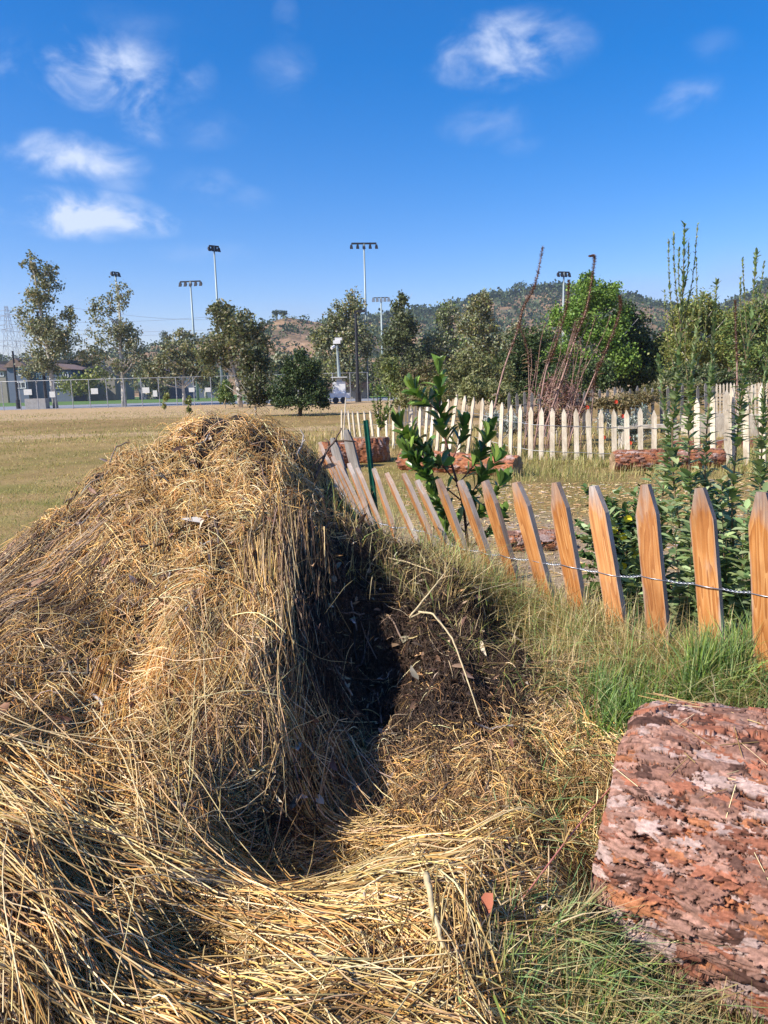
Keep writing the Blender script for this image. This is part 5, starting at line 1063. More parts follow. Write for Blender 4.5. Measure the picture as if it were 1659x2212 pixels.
# dead flower towers
YD = 16.0
DS = [([(1062, 900, YD), (1070, 872, YD), (1088, 799, YD), (1118, 713, YD), (1130, 665, YD), (1152, 625, YD), (1162, 589, YD), (1173, 532, YD)], 'tallest reddish dead flower stalk, leftmost of the leaning stalks', .045),
      ([(1163, 905, YD), (1178, 807, YD), (1200, 744, YD), (1223, 665, YD), (1229, 605, YD)], 'dead flower stalk rising past the left side of the lime-green cottonwood', .042),
      ([(1175, 930, YD), (1210, 830, YD), (1243, 731, YD), (1266, 671, YD), (1279, 599, YD), (1284, 556, YD), (1275, 553, YD)], 'dead flower stalk with a hooked tip in front of the lime-green cottonwood', .045),
      ([(1235, 935, YD), (1276, 830, YD), (1309, 757, YD), (1338, 678, YD), (1339, 640, YD)], 'dead flower stalk leaning furthest right across the lime-green cottonwood', .038),
      ([(1281, 860, YD), (1283, 830, YD), (1292, 785, YD)], 'short brown dead stalk right of the leaning stalks', .02),
      ([(1190, 920, YD), (1205, 850, YD), (1232, 780, YD), (1240, 700, YD)], 'thin dead flower stalk in the middle of the clump', .03),
      ([(1230, 900, YD), (1222, 850, YD), (1228, 760, YD)], 'short thin dead stalk behind the clump', .02),
      ([(1592, 870, 20), (1592, 783, 20), (1589, 700, 20), (1588, 648, 20)], 'dry brown flower column standing behind the tall weeds at right', .05),
      ([(1142, 850, 19), (1140, 760, 19), (1120, 700, 19)], 'thin brown dead stalk crossing behind the tallest one', .02)]
for k_, (pl, lb, r0) in enumerate(DS):
    S = stem_pts(pl, 34); t = empty('dead_flower_stalk', (S[0][0], S[0][1], 0), lb, 'dead stalk', 'dead flower stalks in the garden'); off = np.array(t.location); S = S - off
    S = np.vstack([[S[0][0] - .1, S[0][1], -.05], S]); mb = MB(); mb.tube([tuple(x) for x in S], [.48 * r0 * (1 - .75 * i / len(S)) for i in range(len(S))], 7)
    mb.build('stalk', simple('dead_stalk', (0.34, 0.215, 0.175), .8, scale=12, var=.45) if k_ == 0 else bpy.data.materials['dead_stalk'], t, smooth=True)
    A = leaf_along(S, 800 if k_ in (0, 1, 2, 3, 7) else 260, (.035, .09), (.3, .6), .36, 1, up=.3, spread=1, taper=.3); V, F, C = leaves('quad', *A, palette([(0.24, .13, .11), (.34, .20, .165), (.13, .075, .06)], len(A[0]))); npmesh('dried_flowers', V, F, M['leaf'], t, C)
    A = leaf_along(S, 26, (.1, .26), (.12, .22), .06, .5, up=-.1, spread=1, taper=.2); V, F, C = leaves('long', *A, palette([(0.36, .25, .2), (.45, .34, .28)], len(A[0]))); npmesh('withered_leaves', V, F, M['leaf'], t, C)

cp = empty('dead_stalk_clump', (*atY(1200, 900, 16.6)[:2], 0), 'clump of many thin pinkish dead flower stems among the leaning stalks', 'dead plant'); off = np.array(cp.location)
for k in range(22):
    x0_ = rng.uniform(1130, 1270); h_ = rng.uniform(90, 250) if k % 3 else rng.uniform(200, 290); ln_ = rng.uniform(-.05, .45) * h_; Yk = 16.6 + rng.uniform(-.4, .5)
    S = stem_pts([(x0_, 955, Yk), (x0_ + ln_ * .4 + rng.uniform(-5, 5), 930 - h_ * .4, Yk), (x0_ + ln_ * .8 + rng.uniform(-5, 5), 930 - h_ * .8, Yk), (x0_ + ln_, 930 - h_, Yk)], 16) - off; S = np.vstack([[S[0][0], S[0][1], -.05], S])
    mb = MB(); mb.tube([tuple(x) for x in S], [.010 * (1 - .045 * i) for i in range(len(S))], 5); sm_ = mb.build('stem', bpy.data.materials['dead_stalk'], cp, smooth=True)
    A = leaf_along(S, 130, (.02, .07), (.3, .6), .3, 1, up=.5, spread=1, taper=.3); V, F, C = leaves('quad', *A, palette([(0.30, .17, .14), (.40, .25, .2), (.18, .11, .09)], len(A[0]))); npmesh('dried_flowers', V, F, M['leaf'], sm_, C)
# ------------------------------------------------------------------ sticks and stalks on the heap
def stick(name, label, pl, r, mat='twig', lift=.02, cat='twig', forks=()):
    p = cast([a for a, b, *_ in pl], [b for a, b, *_ in pl]); lf = [(q_[2] if len(q_) > 2 else lift) for q_ in pl]
    p[:, 2] += lf
    if any(len(q_) > 3 for q_ in pl):
        for i, q_ in enumerate(pl):
            if len(q_) > 3: p[i] = atY(q_[0], q_[1], q_[3])
    t = empty(name, p[0], label, cat); K = 5 * len(pl); u = np.linspace(0, len(pl) - 1, K); S = []
    for w_ in u:
        i = min(int(w_), len(pl) - 2); f = w_ - i; S.append(p[i] * (1 - f) + p[i + 1] * f + rng.normal(0, r * .16, 3))
    mb = MB(); mb.tube([Vector(x) - t.location for x in S], [r * (1 - .6 * i / K) for i in range(K)], 7); mb.build('shoot', M[mat], t, smooth=True)
    for fk in forks:
        q_ = np.array([atY(a, b, Y) for (a, b, Y) in fk]); mb = MB(); mb.tube([Vector(x) - t.location for x in q_], [r * .7 * (1 - .5 * i / len(q_)) for i in range(len(q_))], 6); mb.build('fork', M[mat], t, smooth=True)
    return t
stick('bare_branch', 'bare forked dark branch poking out at the right shoulder of the heap', [(680, 1035, .0, 3.3), (705, 975, .0, 3.45), (725, 950, .0, 3.5), (738, 925, .0, 3.5)], .007, forks=[[(722, 953, 3.5), (745, 952, 3.5), (768, 954, 3.5)], [(700, 985, 3.42), (690, 992, 3.35), (672, 1012, 3.3)], [(712, 965, 3.48), (708, 952, 3.48), (701, 948, 3.5)]])
stick('bare_twig', 'short pale twig sticking up from the right side of the heap crown', [(640, 985, .0, 3.3), (652, 960, .0, 3.35), (656, 940, .0, 3.4), (648, 928, .0, 3.4)], .005, 'greytwig', forks=[[(654, 955, 3.36), (660, 950, 3.36)]])
stick('dark_stick', 'long dark stick lying across the straw near the lower left edge', [(15, 1745, .05), (60, 1760, .06), (130, 1800, .06), (210, 1845, .05)], .009, forks=[])
stick('dark_stick', 'dark stick on the left slope of the heap above the curled blades', [(60, 1215), (110, 1190), (165, 1150)], .009)
stick('dark_stick', 'short upright dark stick on the left flank of the heap', [(118, 1225), (122, 1255), (128, 1300)], .008)
stick('dark_stick', 'crooked grey-brown stick in the middle of the heap', [(300, 1212), (330, 1240), (375, 1258)], .008)
stick('dark_stick', 'broken dark stick below the crooked one on the heap', [(322, 1265), (330, 1290), (338, 1318)], .009)
stick('pale_stick', 'bleached broken stick standing on the left side of the heap', [(200, 1532, .05), (218, 1548, .06), (232, 1575, .05), (232, 1620, .02)], .006, 'greytwig')
stick('pale_stick', 'stout weathered stick lying above the horizontal straw swathe', [(365, 1755, .05), (420, 1790, .05), (478, 1826, .04)], .008, 'greytwig')
stick('dark_stick', 'thin grey twig crossing the weathered stick above the swathe', [(340, 1750, .06), (400, 1720, .07), (440, 1690, .06)], .004)
stick('split_stick', 'split brown stick standing upright in the horizontal straw swathe', [(922, 1975, .09), (935, 2040, .09), (958, 2130, .08)], .008, 'palestalk')
stick('dry_stalk', 'long thin tan stalk rising right from the hollow towards the fence', [(885, 1335, .0, 2.68), (960, 1300, .0, 2.72), (1040, 1275, .0, 2.8), (1105, 1258, .0, 2.85)], .0028, 'palestalk', cat='stalk')
stick('dry_stalk', 'short stiff golden stalk pointing up right out of the hollow', [(885, 1333, .0, 2.66), (925, 1283, .0, 2.68), (962, 1237, .0, 2.7)], .0042, 'palestalk', cat='stalk')
stick('dry_stalk', 'long bent pale stalk arching down the right side of the hollow', [(905, 1322, .0, 2.62), (935, 1325, .0, 2.58), (975, 1375, .0, 2.5), (1000, 1440, .0, 2.4), (1020, 1500, .0, 2.32), (1040, 1560, .0, 2.26)], .0042, 'palestalk', cat='stalk')
stick('dry_stalk', 'whitish stalk lying over the dark lump at the top of the hollow', [(836, 1221, .03), (880, 1238, .05), (925, 1255, .05), (985, 1264, .02)], .0035, 'palestalk', cat='stalk')
stick('dry_stalk', 'seeding straw stalk with bristly head crossing the lower left corner', [(50, 1685, .12), (90, 1730, .11), (160, 1830, .1), (250, 1970, .08)], .003, 'palestalk', cat='stalk')
def over(px, py, Y): return atY(px, py, Y)
S = stem_pts([(1085, 2000, 1.42), (1160, 1900, 1.5), (1240, 1795, 1.62), (1320, 1700, 1.78), (1400, 1610, 1.92), (1440, 1575, 2.0)], 30)
rn = empty('grass_runner', S[0], 'thin reddish grass runner with spiky tufts crossing the left end of the big log', 'runner'); mb = MB(); mb.tube([Vector(x) - rn.location for x in S], .0022, 6); mb.build('stem', simple('runner_stem', (0.42, 0.16, .12), .6, scale=60), rn, smooth=True)
for f in (4, 10, 15, 19, 24, 28):
    m = 12; D = unit(rng.normal(0, 1, (m, 3)) + [0, .2, .5]); l = rng.uniform(.02, .06, m); V, F, C = leaves('long', np.repeat((S[f] - np.array(rn.location))[None], m, 0), D, rng.normal(0, 1, (m, 3)), l, l * .1, palette(PALE + GREEN[2:], m)); npmesh('leaf_tuft', V, F, M['grass'], rn, C)
# single dead leaves big enough to see
def dead_leaf(label, px, py, L, W_, ang, col, lift=.045, tilt=(0, -.4, .9)):
    p = cast([px], [py])[0]; p[2] += lift; d = np.array([[math.cos(ang), .3 * math.sin(ang), -math.sin(ang)]])
    V, F, C = leaves('obov', np.zeros((1, 3)), d, np.array([tilt], float), np.array([L]), np.array([W_]), np.array([col]))
    o = npmesh('dead_leaf', V, F, M['straw'], None, C, smooth=True); o.location = p; tag(o, label, 'leaf')
dead_leaf('large whitish dead leaf on the upper middle of the heap', 390, 1145, .10, .035, .2, (.62, .56, .48))
dead_leaf('small pale upright dead leaf beside the large whitish one', 432, 1172, .05, .025, -1.1, (.58, .5, .38))
dead_leaf('broad dark brown dead leaf on the sunny middle of the heap', 455, 1345, .10, .05, .9, (.22, .10, .06))
dead_leaf('dark brown curled leaf left of the crooked stick', 255, 1240, .08, .035, 2.3, (.14, .07, .05))
dead_leaf('orange-red piece of bark standing in the straw beside the green grass', 1045, 2030, .075, .035, -1.35, (.42, .15, .09), .05)
dead_leaf('narrow dead leaf near the hooked straw at left of the heap', 640, 1105 + 100, .06, .02, .4, (.4, .28, .18))

# ------------------------------------------------------------------ far field: road, lawn, fence, buildings
mb = MB(); mb.add([(-140, 79, .004), (2, 79, .004), (4, 103, .004), (-150, 103, .004)], [(0, 1, 2, 3)]); tag(mb.build('road', M['asphalt']), kind='structure')
mb = MB(); mb.add([(-190, 104, .004), (6, 104, .004), (30, 240, .004), (-260, 240, .004)], [(0, 1, 2, 3)]); tag(mb.build('lawn', M['lawn']), kind='structure')
# chain-link
def chain_mat():
    m, nt, b, out = newmat('chain_link'); g = nt.nodes.new('ShaderNodeNewGeometry'); sep = N(nt, 'ShaderNodeSeparateXYZ', {0: g.outputs['Position']})
    u = mathn(nt, 'ADD', sep.outputs[0], sep.outputs[2]); v = mathn(nt, 'SUBTRACT', sep.outputs[0], sep.outputs[2])
    fu = mathn(nt, 'ABSOLUTE', mathn(nt, 'SUBTRACT', mathn(nt, 'FRACT', mathn(nt, 'MULTIPLY', u, 13.0)), .5)); fv = mathn(nt, 'ABSOLUTE', mathn(nt, 'SUBTRACT', mathn(nt, 'FRACT', mathn(nt, 'MULTIPLY', v, 13.0)), .5))
    a = mathn(nt, 'GREATER_THAN', mathn(nt, 'MAXIMUM', fu, fv), .485); tr = nt.nodes.new('ShaderNodeBsdfTransparent'); mx_ = nt.nodes.new('ShaderNodeMixShader')
    nt.links.new(a, mx_.inputs[0]); nt.links.new(tr.outputs[0], mx_.inputs[1]); nt.links.new(b.outputs[0], mx_.inputs[2]); nt.links.new(mx_.outputs[0], out.inputs[0])
    b.inputs['Base Color'].default_value = (.16, .17, .18, 1); b.inputs['Roughness'].default_value = .5; return m
M['chain'] = chain_mat()
fy = 76.0; cl = empty('chain_link_fence', (-20, fy, 0), 'long grey chain-link fence in front of the road at the far side of the field', 'fence'); x0 = atY(-30, 880, fy)[0] + 20; x1 = atY(795, 860, fy)[0] + 20
mb = MB(); mb.add([(x0, 0, .05), (x1, 0, .05), (x1, 0, 2.85), (x0, 0, 2.85)], [(0, 1, 2, 3)]); mb.build('mesh_panel', M['chain'], cl)
npz = 22
for k in range(npz + 1):
    xx = x0 + (x1 - x0) * k / npz; mb = MB(); mb.tube([(xx, .05, -.1), (xx, .05, 2.9)], .045, 8); mb.build('post', M['galv'], cl)
mb = MB(); mb.tube([(x0, .05, 2.88), (x1, .05, 2.88)], .025, 6); mb.build('top_rail', M['galv'], cl)
for i, (px, py, wv, hv, lb) in enumerate(((60, 847, 17, 12, 'small white sign on the chain-link fence near the left house'), (113, 852, 12, 12, 'small white sign on the fence beside the leftmost sycamore trunk'), (204, 845, 15, 12, 'small pale sign on the fence left of the second sycamore'), (315, 843, 15, 12, 'small yellowish sign on the fence left of the saplings'), (335, 850, 9, 13, 'narrow white sign on the fence beside the yellowish sign'), (414, 842, 12, 9, 'small pale sign on the fence above the right sapling'), (449, 842, 12, 9, 'small pale sign on the fence left of the bright green bush'))):
    c = atY(px, py, fy - .08); s_ = mpp(fy); mb = MB(); mb.box(-wv * s_ / 2, wv * s_ / 2, -.01, .01, -hv * s_ / 2, hv * s_ / 2); mb.box(-wv * s_ * .36, wv * s_ * .36, -.016, -.0105, -hv * s_ * .12, hv * s_ * .2)
    o = mb.build('fence_sign', M['sign']); o.location = c; tag(o, lb, 'sign')
# houses
def house(label, px0, px1, pyt, Y, depth, wall, roof, wins, gable=True, roofh=18):
    a = atY(px0, 850, Y)[0]; b = atY(px1, 850, Y)[0]; H = atY((px0 + px1) / 2, pyt, Y)[2]; t = empty('house', ((a + b) / 2, Y, 0), label, 'house', 'houses beyond the sports field'); w_ = (b - a) / 2; rh = roofh * mpp(Y)
    MB().box(-w_, w_, 0, depth, 0, H).build('wall', M[wall], t)
    mb = MB(); e = .6
    if gable:
        vs = [(-w_ - e, -e, H - .1), (w_ + e, -e, H - .1), (w_ + e, depth + e, H - .1), (-w_ - e, depth + e, H - .1), (0, -e, H + rh), (0, depth + e, H + rh)]
        mb.add(vs, [(0, 1, 4), (3, 5, 2), (1, 2, 5, 4), (3, 0, 4, 5), (0, 3, 2, 1)])
    else: mb.box(-w_ - e, w_ + e, -e, depth + e, H + .003, H + .7)
    mb.build('roof', M[roof], t)
    for (px, py, ww, wh) in wins:
        c = atY(px, py, Y) - np.array(t.location); s_ = mpp(Y); W_ = ww * s_ / 2; Hh = wh * s_ / 2; mb = MB()
        for (x0_, x1_, z0, z1) in ((-W_, -W_ + .15, -Hh, Hh), (W_ - .15, W_, -Hh, Hh), (-W_ + .15, W_ - .15, -Hh, -Hh + .15), (-W_ + .15, W_ - .15, Hh - .15, Hh), (-.06, .06, -Hh + .15, Hh - .15)): mb.box(x0_, x1_, -.12, -.003, z0, z1, c=(c[0], 0, c[2]))
        f = mb.build('window', M['white'], t); MB().box(-W_ + .14, W_ - .14, -.05, -.004, -Hh + .14, Hh - .14, c=(c[0], 0, c[2])).build('pane', M['glass'], f)
house('blue-grey two-storey house with white windows at the left edge behind the lawn', 20, 62, 792, 150, 12, 'stucco_blue', 'rooftile', [(48, 803, 16, 16), (46, 832, 20, 14)])
house('lower cream house partly cut off by the left edge', -45, 16, 800, 156, 12, 'stucco_cream', 'rooftile', [(2, 808, 12, 10)], roofh=14)
house('pale grey house wing right of the blue-grey house behind the leftmost sycamore', 66, 158, 798, 152, 12, 'stucco_blue', 'rooftile', [(125, 833, 34, 14), (85, 812, 12, 12), (142, 810, 12, 12)], roofh=14)
house('dark-gabled house with small upper windows behind the sparse sycamore', 178, 250, 800, 158, 12, 'stucco_cream', 'darkroof', [(192, 805, 14, 8), (232, 812, 12, 12)], roofh=12)
house('tan and teal house with tiled roof right of the sparse sycamore', 300, 352, 800, 152, 12, 'stucco_blue', 'rooftile', [(322, 830, 22, 14), (320, 806, 10, 12)], roofh=16)
house('dark-roofed house behind the low spreading sycamore', 364, 470, 802, 154, 12, 'stucco_blue', 'darkroof', [(388, 828, 16, 14), (425, 828, 16, 14), (450, 812, 10, 12)], roofh=12)
house('long flat dark-roofed block rising behind the leftmost houses', -60, 150, 786, 190, 20, 'darkroof', 'darkroof', [], gable=False)
house('low beige building behind the camera trailer at the road end', 712, 792, 838, 95, 8, 'stucco_cream', 'rooftile', [(735, 856, 8, 10), (775, 856, 8, 10)], gable=False)
# light poles
def light_pole(label, px, pt, pyb, Y, arm, nl, dark=False, face=0.0, dbl=False):
    top = atY(px, pt, Y); t = empty('light_pole', (top[0], Y, 0), label, 'light pole', 'sports field light poles'); H = top[2]; s_ = mpp(Y); rz = face
    mb = MB(); mb.tube([(0, 0, -.1), (0, 0, H * .5), (0, 0, H)], [.2 * Y / 100, .15 * Y / 100, .1 * Y / 100], 10); mb.build('pole_shaft', M['pole'], t, smooth=True)
    aw = arm * s_ / 2; MB().box(-aw, aw, -.09, .09, H - .1, H + .1, rz).build('crossarm', M['dark'], t)
    for k in range(nl):
        x = -aw + 2 * aw * k / (nl - 1) if nl > 1 else 0; w_ = 3.2 * s_; q = MB()
        tilt = .35; vs = []
        for (dx, dy, dz) in ((-w_, -w_ * .8, -.55), (w_, -w_ * .8, -.55), (w_, w_ * .6, -.1), (-w_, w_ * .6, -.1), (-w_ * .6, -w_ * .3, .35), (w_ * .6, -w_ * .3, .35), (w_ * .6, w_ * .5, .4), (-w_ * .6, w_ * .5, .4)):
            v_ = Matrix.Rotation(rz, 3, 'Z') @ Vector((x + dx, dy, 0)); vs.append((v_.x, v_.y, H - .35 + dz * s_ * 10))
        q.add(vs, [(0, 3, 2, 1), (4, 5, 6, 7), (0, 1, 5, 4), (1, 2, 6, 5), (2, 3, 7, 6), (3, 0, 4, 7)]); q.build('floodlight', M['lens'] if dark else M['dark'], t)
light_pole('light pole whose cluster of lamps rises from the top of the sparse sycamore', 249, 588, 860, 150, 16, 3, face=.9)
light_pole('light pole with five lamps on a straight bar left of the tallest left pole', 411, 608, 860, 120, 44, 5, face=-.1)
light_pole('tall light pole with lamps in two tilted clusters above the round-topped olive tree', 462, 532, 870, 105, 22, 4, face=.7)
light_pole('tallest centre light pole with five lamps on a wide bar', 786, 526, 870, 98, 52, 5, face=.1)
light_pole('smaller distant light pole with a five-lamp bar right of the tallest centre pole', 823, 643, 850, 170, 32, 5, True)
light_pole('distant light pole with dark lamp clusters above the lime-green cottonwood', 1218, 588, 850, 120, 26, 4, face=.3)
def slim_pole(label, px, pt, Y, r=.1, head=True):
    top = atY(px, pt, Y); t = empty('street_lamp', (top[0], Y, 0), label, 'lamp post', 'dark slim lamp posts'); mb = MB(); mb.tube([(0, 0, -.1), (0, 0, 1.0), (0, 0, 1.01), (0, 0, top[2])], [r * 2, r * 2, r * 1.2, r * .8], 8); mb.build('pole_shaft', M['dark'], t)
    if head: MB().box(-.1, .9, -.2, .2, top[2] + .003, top[2] + .18).build('lamp_head', M['dark'], t)
slim_pole('slim black lamp post in front of the leftmost sycamore', 81, 676, 84, .16)
slim_pole('short slim black post near the left edge by the cream house', 27, 758, 84, .12, False)
slim_pole('slim black lamp post left of the tallest centre light pole', 768, 675, 74, .14)
slim_pole('slim black lamp post between the small light pole and the pointed green tree', 841, 712, 84, .12)
# concrete base and cabinets by the left trees
c = gnd(100, 882); o = MB().box(-1.1, 1.1, -.5, .5, 0, 1.1).build('concrete_block', M['concrete']); o.location = (c[0], 81, 0); tag(o, 'grey concrete block at the foot of the black lamp post beyond the chain-link fence', 'block')
# camera trailer
tr = empty('camera_trailer', (atY(735, 880, 70)[0], 70, 0), 'white mobile camera trailer with a tall mast parked by the road', 'trailer')
def tz(py): return atY(735, py, 70)[2]
mb = MB(); mb.box(-.95, .95, -.6, .6, .5, .95).box(-.55, .55, -.4, .4, .953, 2.0); mb.build('cabinet', M['white'], tr)
MB().box(-.75, .75, -.7, .7, 2.35, 2.43).build('solar_panel', M['sign'], tr)
MB().box(-.25, .25, -.2, .2, 2.003, 2.347).build('panel_mount', M['galv'], tr)
for sx in (-1, 1):
    w_ = MB(); w_.tube([(sx * .35, -.75, .3), (sx * .35, -.62, .3)], .29, 16); w_.build('wheel', M['dark'], tr)
mb = MB(); mb.tube([(0, .3, 1.95), (-.12, .3, tz(745))], [.16, .1], 8); mb.build('mast', M['pole'], tr)
mb = MB(); mb.box(-.45, .2, .1, .5, tz(742), tz(742) + .3).box(-.3, .35, .15, .45, tz(742) + .303, tz(729)); mb.tube([(-.35, 0, tz(748)), (-.6, -.3, tz(752))], .14, 8); mb.build('camera_head', M['white'], tr)
c = gnd(775, 868); b_ = empty('stone_bollard', (c[0], c[1], 0), 'short pale stone drum beside the brush at the left end of the pale fence', 'bollard'); mb = MB(); mb.tube([(0, 0, 0), (0, 0, .6), (0, 0, .64)], [.27, .27, .22], 16); mb.build('drum', M['concrete'], b_, smooth=False)
# pylons and lines
def pylon(label, px, pt, Y, hw):
    top = atY(px, pt, Y); t = empty('pylon', (top[0], Y, 0), label, 'pylon', 'lattice power pylons'); H = top[2]; mb = MB(); B = H * .10; r = .08
    def wz(z): f = z / H; return B * (1 - f) ** 1.1 + H * .012
    L = [0, .18, .34, .48, .6, .7, .78, .86, .93, 1.0]
    for i in range(len(L) - 1):
        z0, z1 = L[i] * H, L[i + 1] * H; a, b = wz(z0), wz(z1)
        cs = [(-1, -1), (1, -1), (1, 1), (-1, 1)]
        for k in range(4):
            c0, c1 = cs[k], cs[(k + 1) % 4]; mb.tube([(c0[0] * a, c0[1] * a, z0), (c0[0] * b, c0[1] * b, z1)], r, 4); mb.tube([(c0[0] * a, c0[1] * a, z0), (c1[0] * b, c1[1] * b, z1)], r * .6, 4); mb.tube([(c1[0] * a, c1[1] * a, z0), (c0[0] * b, c0[1] * b, z1)], r * .6, 4)
    mb.build('lattice_tower', M['galv'], t)
    for z in (.93, .78, .6):
        m2 = MB(); z_ = z * H; b = wz(z_); 
        for s_ in (-1, 1): m2.tube([(s_ * b, 0, z_ + 1), (s_ * hw, 0, z_)], r, 4); m2.tube([(s_ * b, 0, z_ - 1.2), (s_ * hw, 0, z_)], r * .8, 4); m2.tube([(s_ * hw, 0, z_), (s_ * hw, 0, z_ - 1.6)], r * 1.2, 4)
        m2.build('cross_arm', M['galv'], t)
    return t, H
pylon('lattice power pylon nearest the left edge above the houses', 13, 661, 330, 9)
pylon('second lattice power pylon partly behind the leftmost sycamore', 41, 668, 360, 9)
pw = empty('power_line', (-100, 420, 0), 'thin power cables crossing the sky behind the sycamores', 'power line')
for (a, b, c, d) in ((-40, 690, 470, 683), (-40, 700, 470, 712), (-40, 712, 480, 718), (-60, 732, 300, 722), (150, 664, 520, 690)):
    p0 = Vector(atY(a, b, 400)) - pw.location; p1 = Vector(atY(c, d, 440)) - pw.location; mb = MB(); mb.tube([p0.lerp(p1, k / 10) + Vector((0, 0, -6 * math.sin(math.pi * k / 10) * .4)) for k in range(11)], .06, 4); mb.build('cable', M['galv'], pw)
# garden bits at right
pl = gnd(1600, 905); bx = empty('planter_box', (atY(1575, 880, 19)[0], 19, 0), 'wooden planter filled with bark mulch at the far right of the garden', 'planter'); mb = MB(); mb.box(-.75, .75, -.02, .02, 0, .55).box(-.75, .75, .98, 1.02, 0, .55).box(-.79, -.753, -.02, 1.02, 0, .55).box(.753, .79, -.02, 1.02, 0, .55); mb.build('box_frame', M['palewood'], bx); MB().box(-.74, .74, .03, .97, .05, .5).build('mulch', M['ground'], bx)
bx = empty('brick_edging', (atY(1530, 930, 16)[0], 16, 0), 'low red brick edging behind the taller pale pickets', 'edging'); mb = MB()
for k in range(9): mb.box(-.9 + k * .21, -.9 + k * .21 + .195, 0, .1, 0, .16 + .01 * (k % 2))
mb.build('brick_row', M['brick'], bx)
c = atY(1415, 900, 16); bd = empty('wooden_bench', (c[0], 16.2, 0), 'pale wooden bench partly hidden behind the pale pickets', 'bench'); MB().box(-.7, .7, 0, .35, .45, .52).build('seat', M['palewood'], bd)
for sx in (-.55, .55): MB().box(sx - .06, sx + .06, .03, .32, 0, .447).build('leg', M['palewood'], bd)

# ------------------------------------------------------------------ hills
def hill(name, prof, Y, foot, back, nseg=160, rows=46, amp=3.0, seed=0):
    xs = np.array([p[0] for p in prof], float); ys = np.array([p[1] for p in prof], float); u = np.linspace(xs[0], xs[-1], nseg); v = np.interp(u, xs, ys)
    R_ = np.array([atY(a, b, Y) for a, b in zip(u, v)]); V = np.zeros((rows, nseg, 3)); nzs = smooth_noise((rows, nseg), (9, 22), seed, 1) + .5 * smooth_noise((rows, nseg), (20, 50), seed + 1, 1) + .25 * smooth_noise((rows, nseg), (40, 110), seed + 2, 1)
    for r in range(rows):
        t = r / (rows - 1)
        if t < .7: s_ = t / .7; y = Y - foot * (1 - s_); z = R_[:, 2] * (s_ ** 1.15)
        else: s_ = (t - .7) / .3; y = Y + back * s_; z = R_[:, 2] * (1 - s_) ** 1.3
        V[r, :, 0] = R_[:, 0] * (y / Y if False else 1); V[r, :, 1] = y + nzs[r] * amp; V[r, :, 2] = z - .5
    env = np.sin(np.pi * np.clip(np.arange(rows) / (rows - 1) / .7, 0, 1))[:, None]
    V[..., 2] += nzs * amp * env; i = np.arange(rows * nseg).reshape(rows, nseg)
    q = np.stack([i[:-1, :-1], i[:-1, 1:], i[1:, 1:], i[1:, :-1]], -1).reshape(-1, 4)
    o = npmesh(name, V.reshape(-1, 3), q, M['hill'], smooth=True); tag(o, kind='structure'); return V
H1 = hill('hill', [(-900, 800), (-200, 790), (150, 770), (300, 752), (430, 728), (500, 715), (545, 706), (585, 692), (625, 683), (670, 690), (710, 698), (770, 712), (850, 735), (1000, 790)], 520, 230, 160, amp=3.5, seed=60)
H2 = hill('hill', [(560, 800), (650, 740), (700, 708), (800, 692), (870, 678), (930, 672), (1000, 655), (1060, 640), (1130, 632), (1180, 622), (1240, 625), (1300, 636), (1360, 645), (1430, 664), (1480, 676), (1540, 668), (1600, 640), (1659, 604), (1760, 590), (2000, 600), (2300, 680)], 820, 420, 260, amp=6, seed=80)
SCR = [(0.045, 0.078, 0.03), (0.075, 0.108, 0.04), (0.1, 0.132, 0.055), (0.035, 0.06, 0.025)]
def scrub(name, label, HV, n, size, nl, rowr, seed, sel=None):
    r = np.random.default_rng(seed); rows, nseg, _ = HV.shape; a = r.uniform(rowr[0], rowr[1], n) * (rows - 1) * .7; b = r.uniform(0, nseg - 1.001, n); i = a.astype(int); j = b.astype(int); fa = (a - i)[:, None]; fb = (b - j)[:, None]
    P = (HV[i, j] * (1 - fa) + HV[i + 1, j] * fa) * (1 - fb) + (HV[i, j + 1] * (1 - fa) + HV[i + 1, j + 1] * fa) * fb
    if sel is not None: k = sel(P, r); P = P[k]
    n = len(P); s_ = r.uniform(.5, 1.4, n) * size; tone = r.integers(0, 4, n); Q_ = np.repeat(P, nl, 0) + unit(r.normal(0, 1, (n * nl, 3))) * (np.repeat(s_, nl)[:, None] * r.random((n * nl, 1)) ** .4) * np.array([1, 1, .8]); Q_[:, 2] += np.repeat(s_, nl) * .6
    m = len(Q_); c = np.array(SCR)[np.repeat(tone, nl)] * (1 + .2 * r.standard_normal((m, 1))); sz = np.repeat(s_, nl) * r.uniform(.3, .7, m)
    V, F, C = leaves('quad', Q_, r.normal(0, 1, (m, 3)), r.normal(0, 1, (m, 3)) + [0, -.4, .5], sz, sz * .8, np.clip(c, .01, .5)); tag(npmesh(name, V, F, M['leaf'], col=C), label, 'scrub', kind='stuff')
scrub('hillside_scrub', 'dark scrub bushes dotting the dry slope of the nearer left hill', H1, 2200, 3.0, 18, (.1, 1.02), 5)
scrub('hillside_scrub', 'dense dark scrub covering the farther long ridge', H2, 4600, 4.4, 16, (.2, 1.02), 6)
scrub('ridge_trees', 'line of eucalyptus and scrub trees along the crest of the far ridge', H2, 900, 5.2, 30, (.95, 1.02), 7)
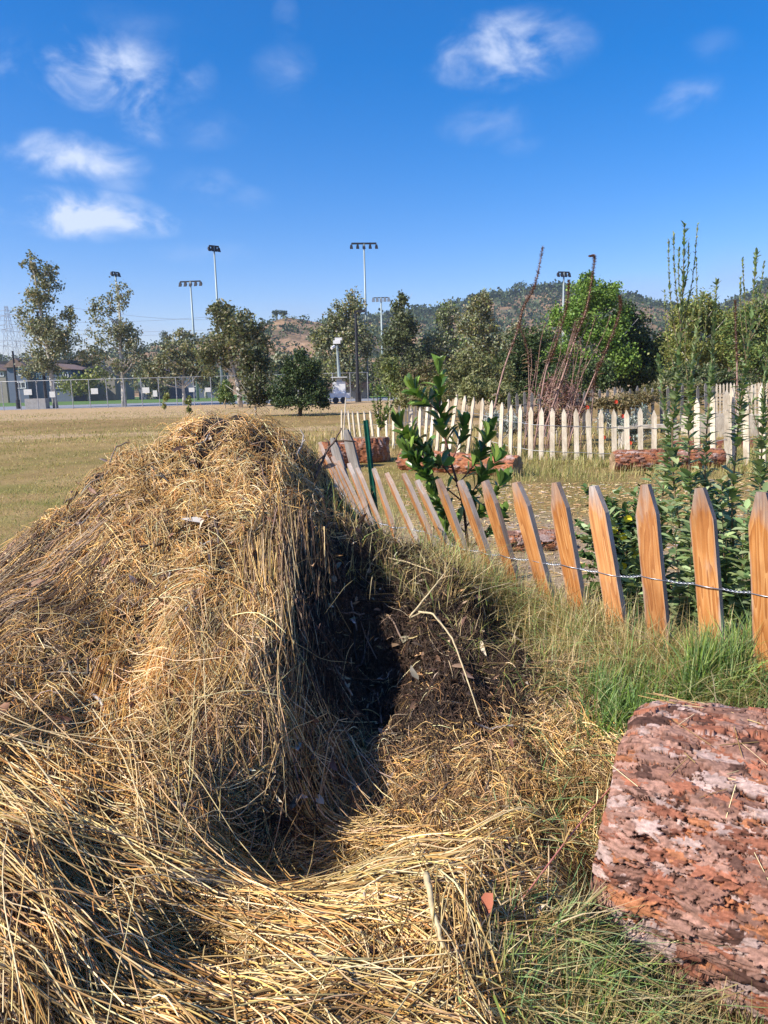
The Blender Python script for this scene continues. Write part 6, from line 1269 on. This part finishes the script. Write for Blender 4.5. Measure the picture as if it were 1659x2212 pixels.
# single trees on the skyline
def sky_tree(name, label, px, py, h, rx, Y, pal=SCR, umbrella=False, n=420):
    bl = [(px + rng.uniform(-.25, .25) * rx, py + h * (.25 if umbrella else .45), rx, h * (.24 if umbrella else .42)), (px + rng.uniform(-.5, .5) * rx, py + h * .35, rx * .7, h * .22)]
    z = atY(px, py + h, Y)[2]; tree(name, label, px, None, Y, bl, n, pal, .5, 1.5 * Y / 600, 'dktrunk', base_z=0, clus=10, cat='tree', limbs=False) if False else None
    b = np.array([atY(px, py + h, Y)[0], Y, z - 2]); t = empty(name, b, label, 'tree'); PP = []
    for (cx, cy, ax, az) in bl: PP.append(atY(cx, cy, Y) - b + unit(rng.normal(0, 1, (n // 2, 3))) * rng.random((n // 2, 1)) ** .4 * np.array([ax, ax, az]) * mpp(Y))
    PP = np.vstack(PP); m = len(PP); sz = rng.uniform(.6, 1.3, m) * 2.6 * mpp(Y); V, F, C = leaves('quad', PP, rng.normal(0, 1, (m, 3)), rng.normal(0, 1, (m, 3)) + [0, -.3, .5], sz, sz * .8, palette(pal, m)); npmesh('crown', V, F, M['leaf'], t, C)
    mb = MB(); mb.tube([(0, 0, -2), (rng.uniform(-1, 1), 0, (atY(px, py + h * .3, Y) - b)[2])], [.5 * Y / 500, .3 * Y / 500], 6); mb.build('trunk', M['dktrunk'], t)
sky_tree('umbrella_pine', 'flat-topped pine on the crest of the left hill, left of its twin', 600, 669, 22, 11, 515, umbrella=True)
sky_tree('umbrella_pine', 'smaller flat-topped pine right beside its twin on the left hill', 613, 670, 20, 9, 515, umbrella=True)
sky_tree('ridge_tree', 'round dark tree standing alone on the far ridge crest right of centre', 1125, 606, 34, 19, 815, n=700)
sky_tree('ridge_tree', 'smaller round tree right of the lone ridge tree', 1150, 616, 26, 13, 815)
sky_tree('ridge_tree', 'wide dark tree group on the ridge left of the cottonwood', 1185, 612, 30, 26, 815, n=800)
sky_tree('ridge_tree', 'dark tree on the left hill crest beside the light poles', 353, 712, 34, 9, 510)
sky_tree('ridge_tree', 'round grey tree on the skyline left of the light pole with five lamps', 402, 712, 30, 10, 510)
for k, (px, py) in enumerate(((963, 655), (972, 654), (984, 656), (990, 655))):
    Y = 815; b = atY(px, py + 18, Y); t = empty('palm_tree', (b[0], Y, b[2] - 1), ('tiny fan palm, leftmost of four on the far ridge', 'tiny fan palm, second from left of four on the far ridge', 'tiny fan palm, third from left of four on the far ridge', 'tiny fan palm, rightmost of four on the far ridge')[k], 'palm', 'palms on the far ridge'); H = atY(px, py, Y)[2] - b[2]; mb = MB(); mb.tube([(0, 0, 0), (0, 0, H)], .35, 5); mb.build('trunk', M['dktrunk'], t)
    m = 60; V, F, C = leaves('long', np.repeat([[0, 0, H]], m, 0), rng.normal(0, 1, (m, 3)), rng.normal(0, 1, (m, 3)), rng.uniform(1.4, 2.4, m), np.full(m, .5), palette(SCR, m)); npmesh('crown', V, F, M['leaf'], t, C)

# ------------------------------------------------------------------ haze
m, nt, b, out = newmat('haze'); nt.nodes.remove(b); pv = nt.nodes.new('ShaderNodeVolumePrincipled'); pv.inputs['Color'].default_value = (.72, .83, 1, 1); pv.inputs['Density'].default_value = .0002; pv.inputs['Anisotropy'].default_value = .2
nt.links.new(pv.outputs[0], out.inputs['Volume'])
o = MB().box(-1510, 1510, -100, 1510, -1.5, 150).build('haze', m); tag(o, 'thin pale blue haze over the distant hills', 'haze', kind='stuff')
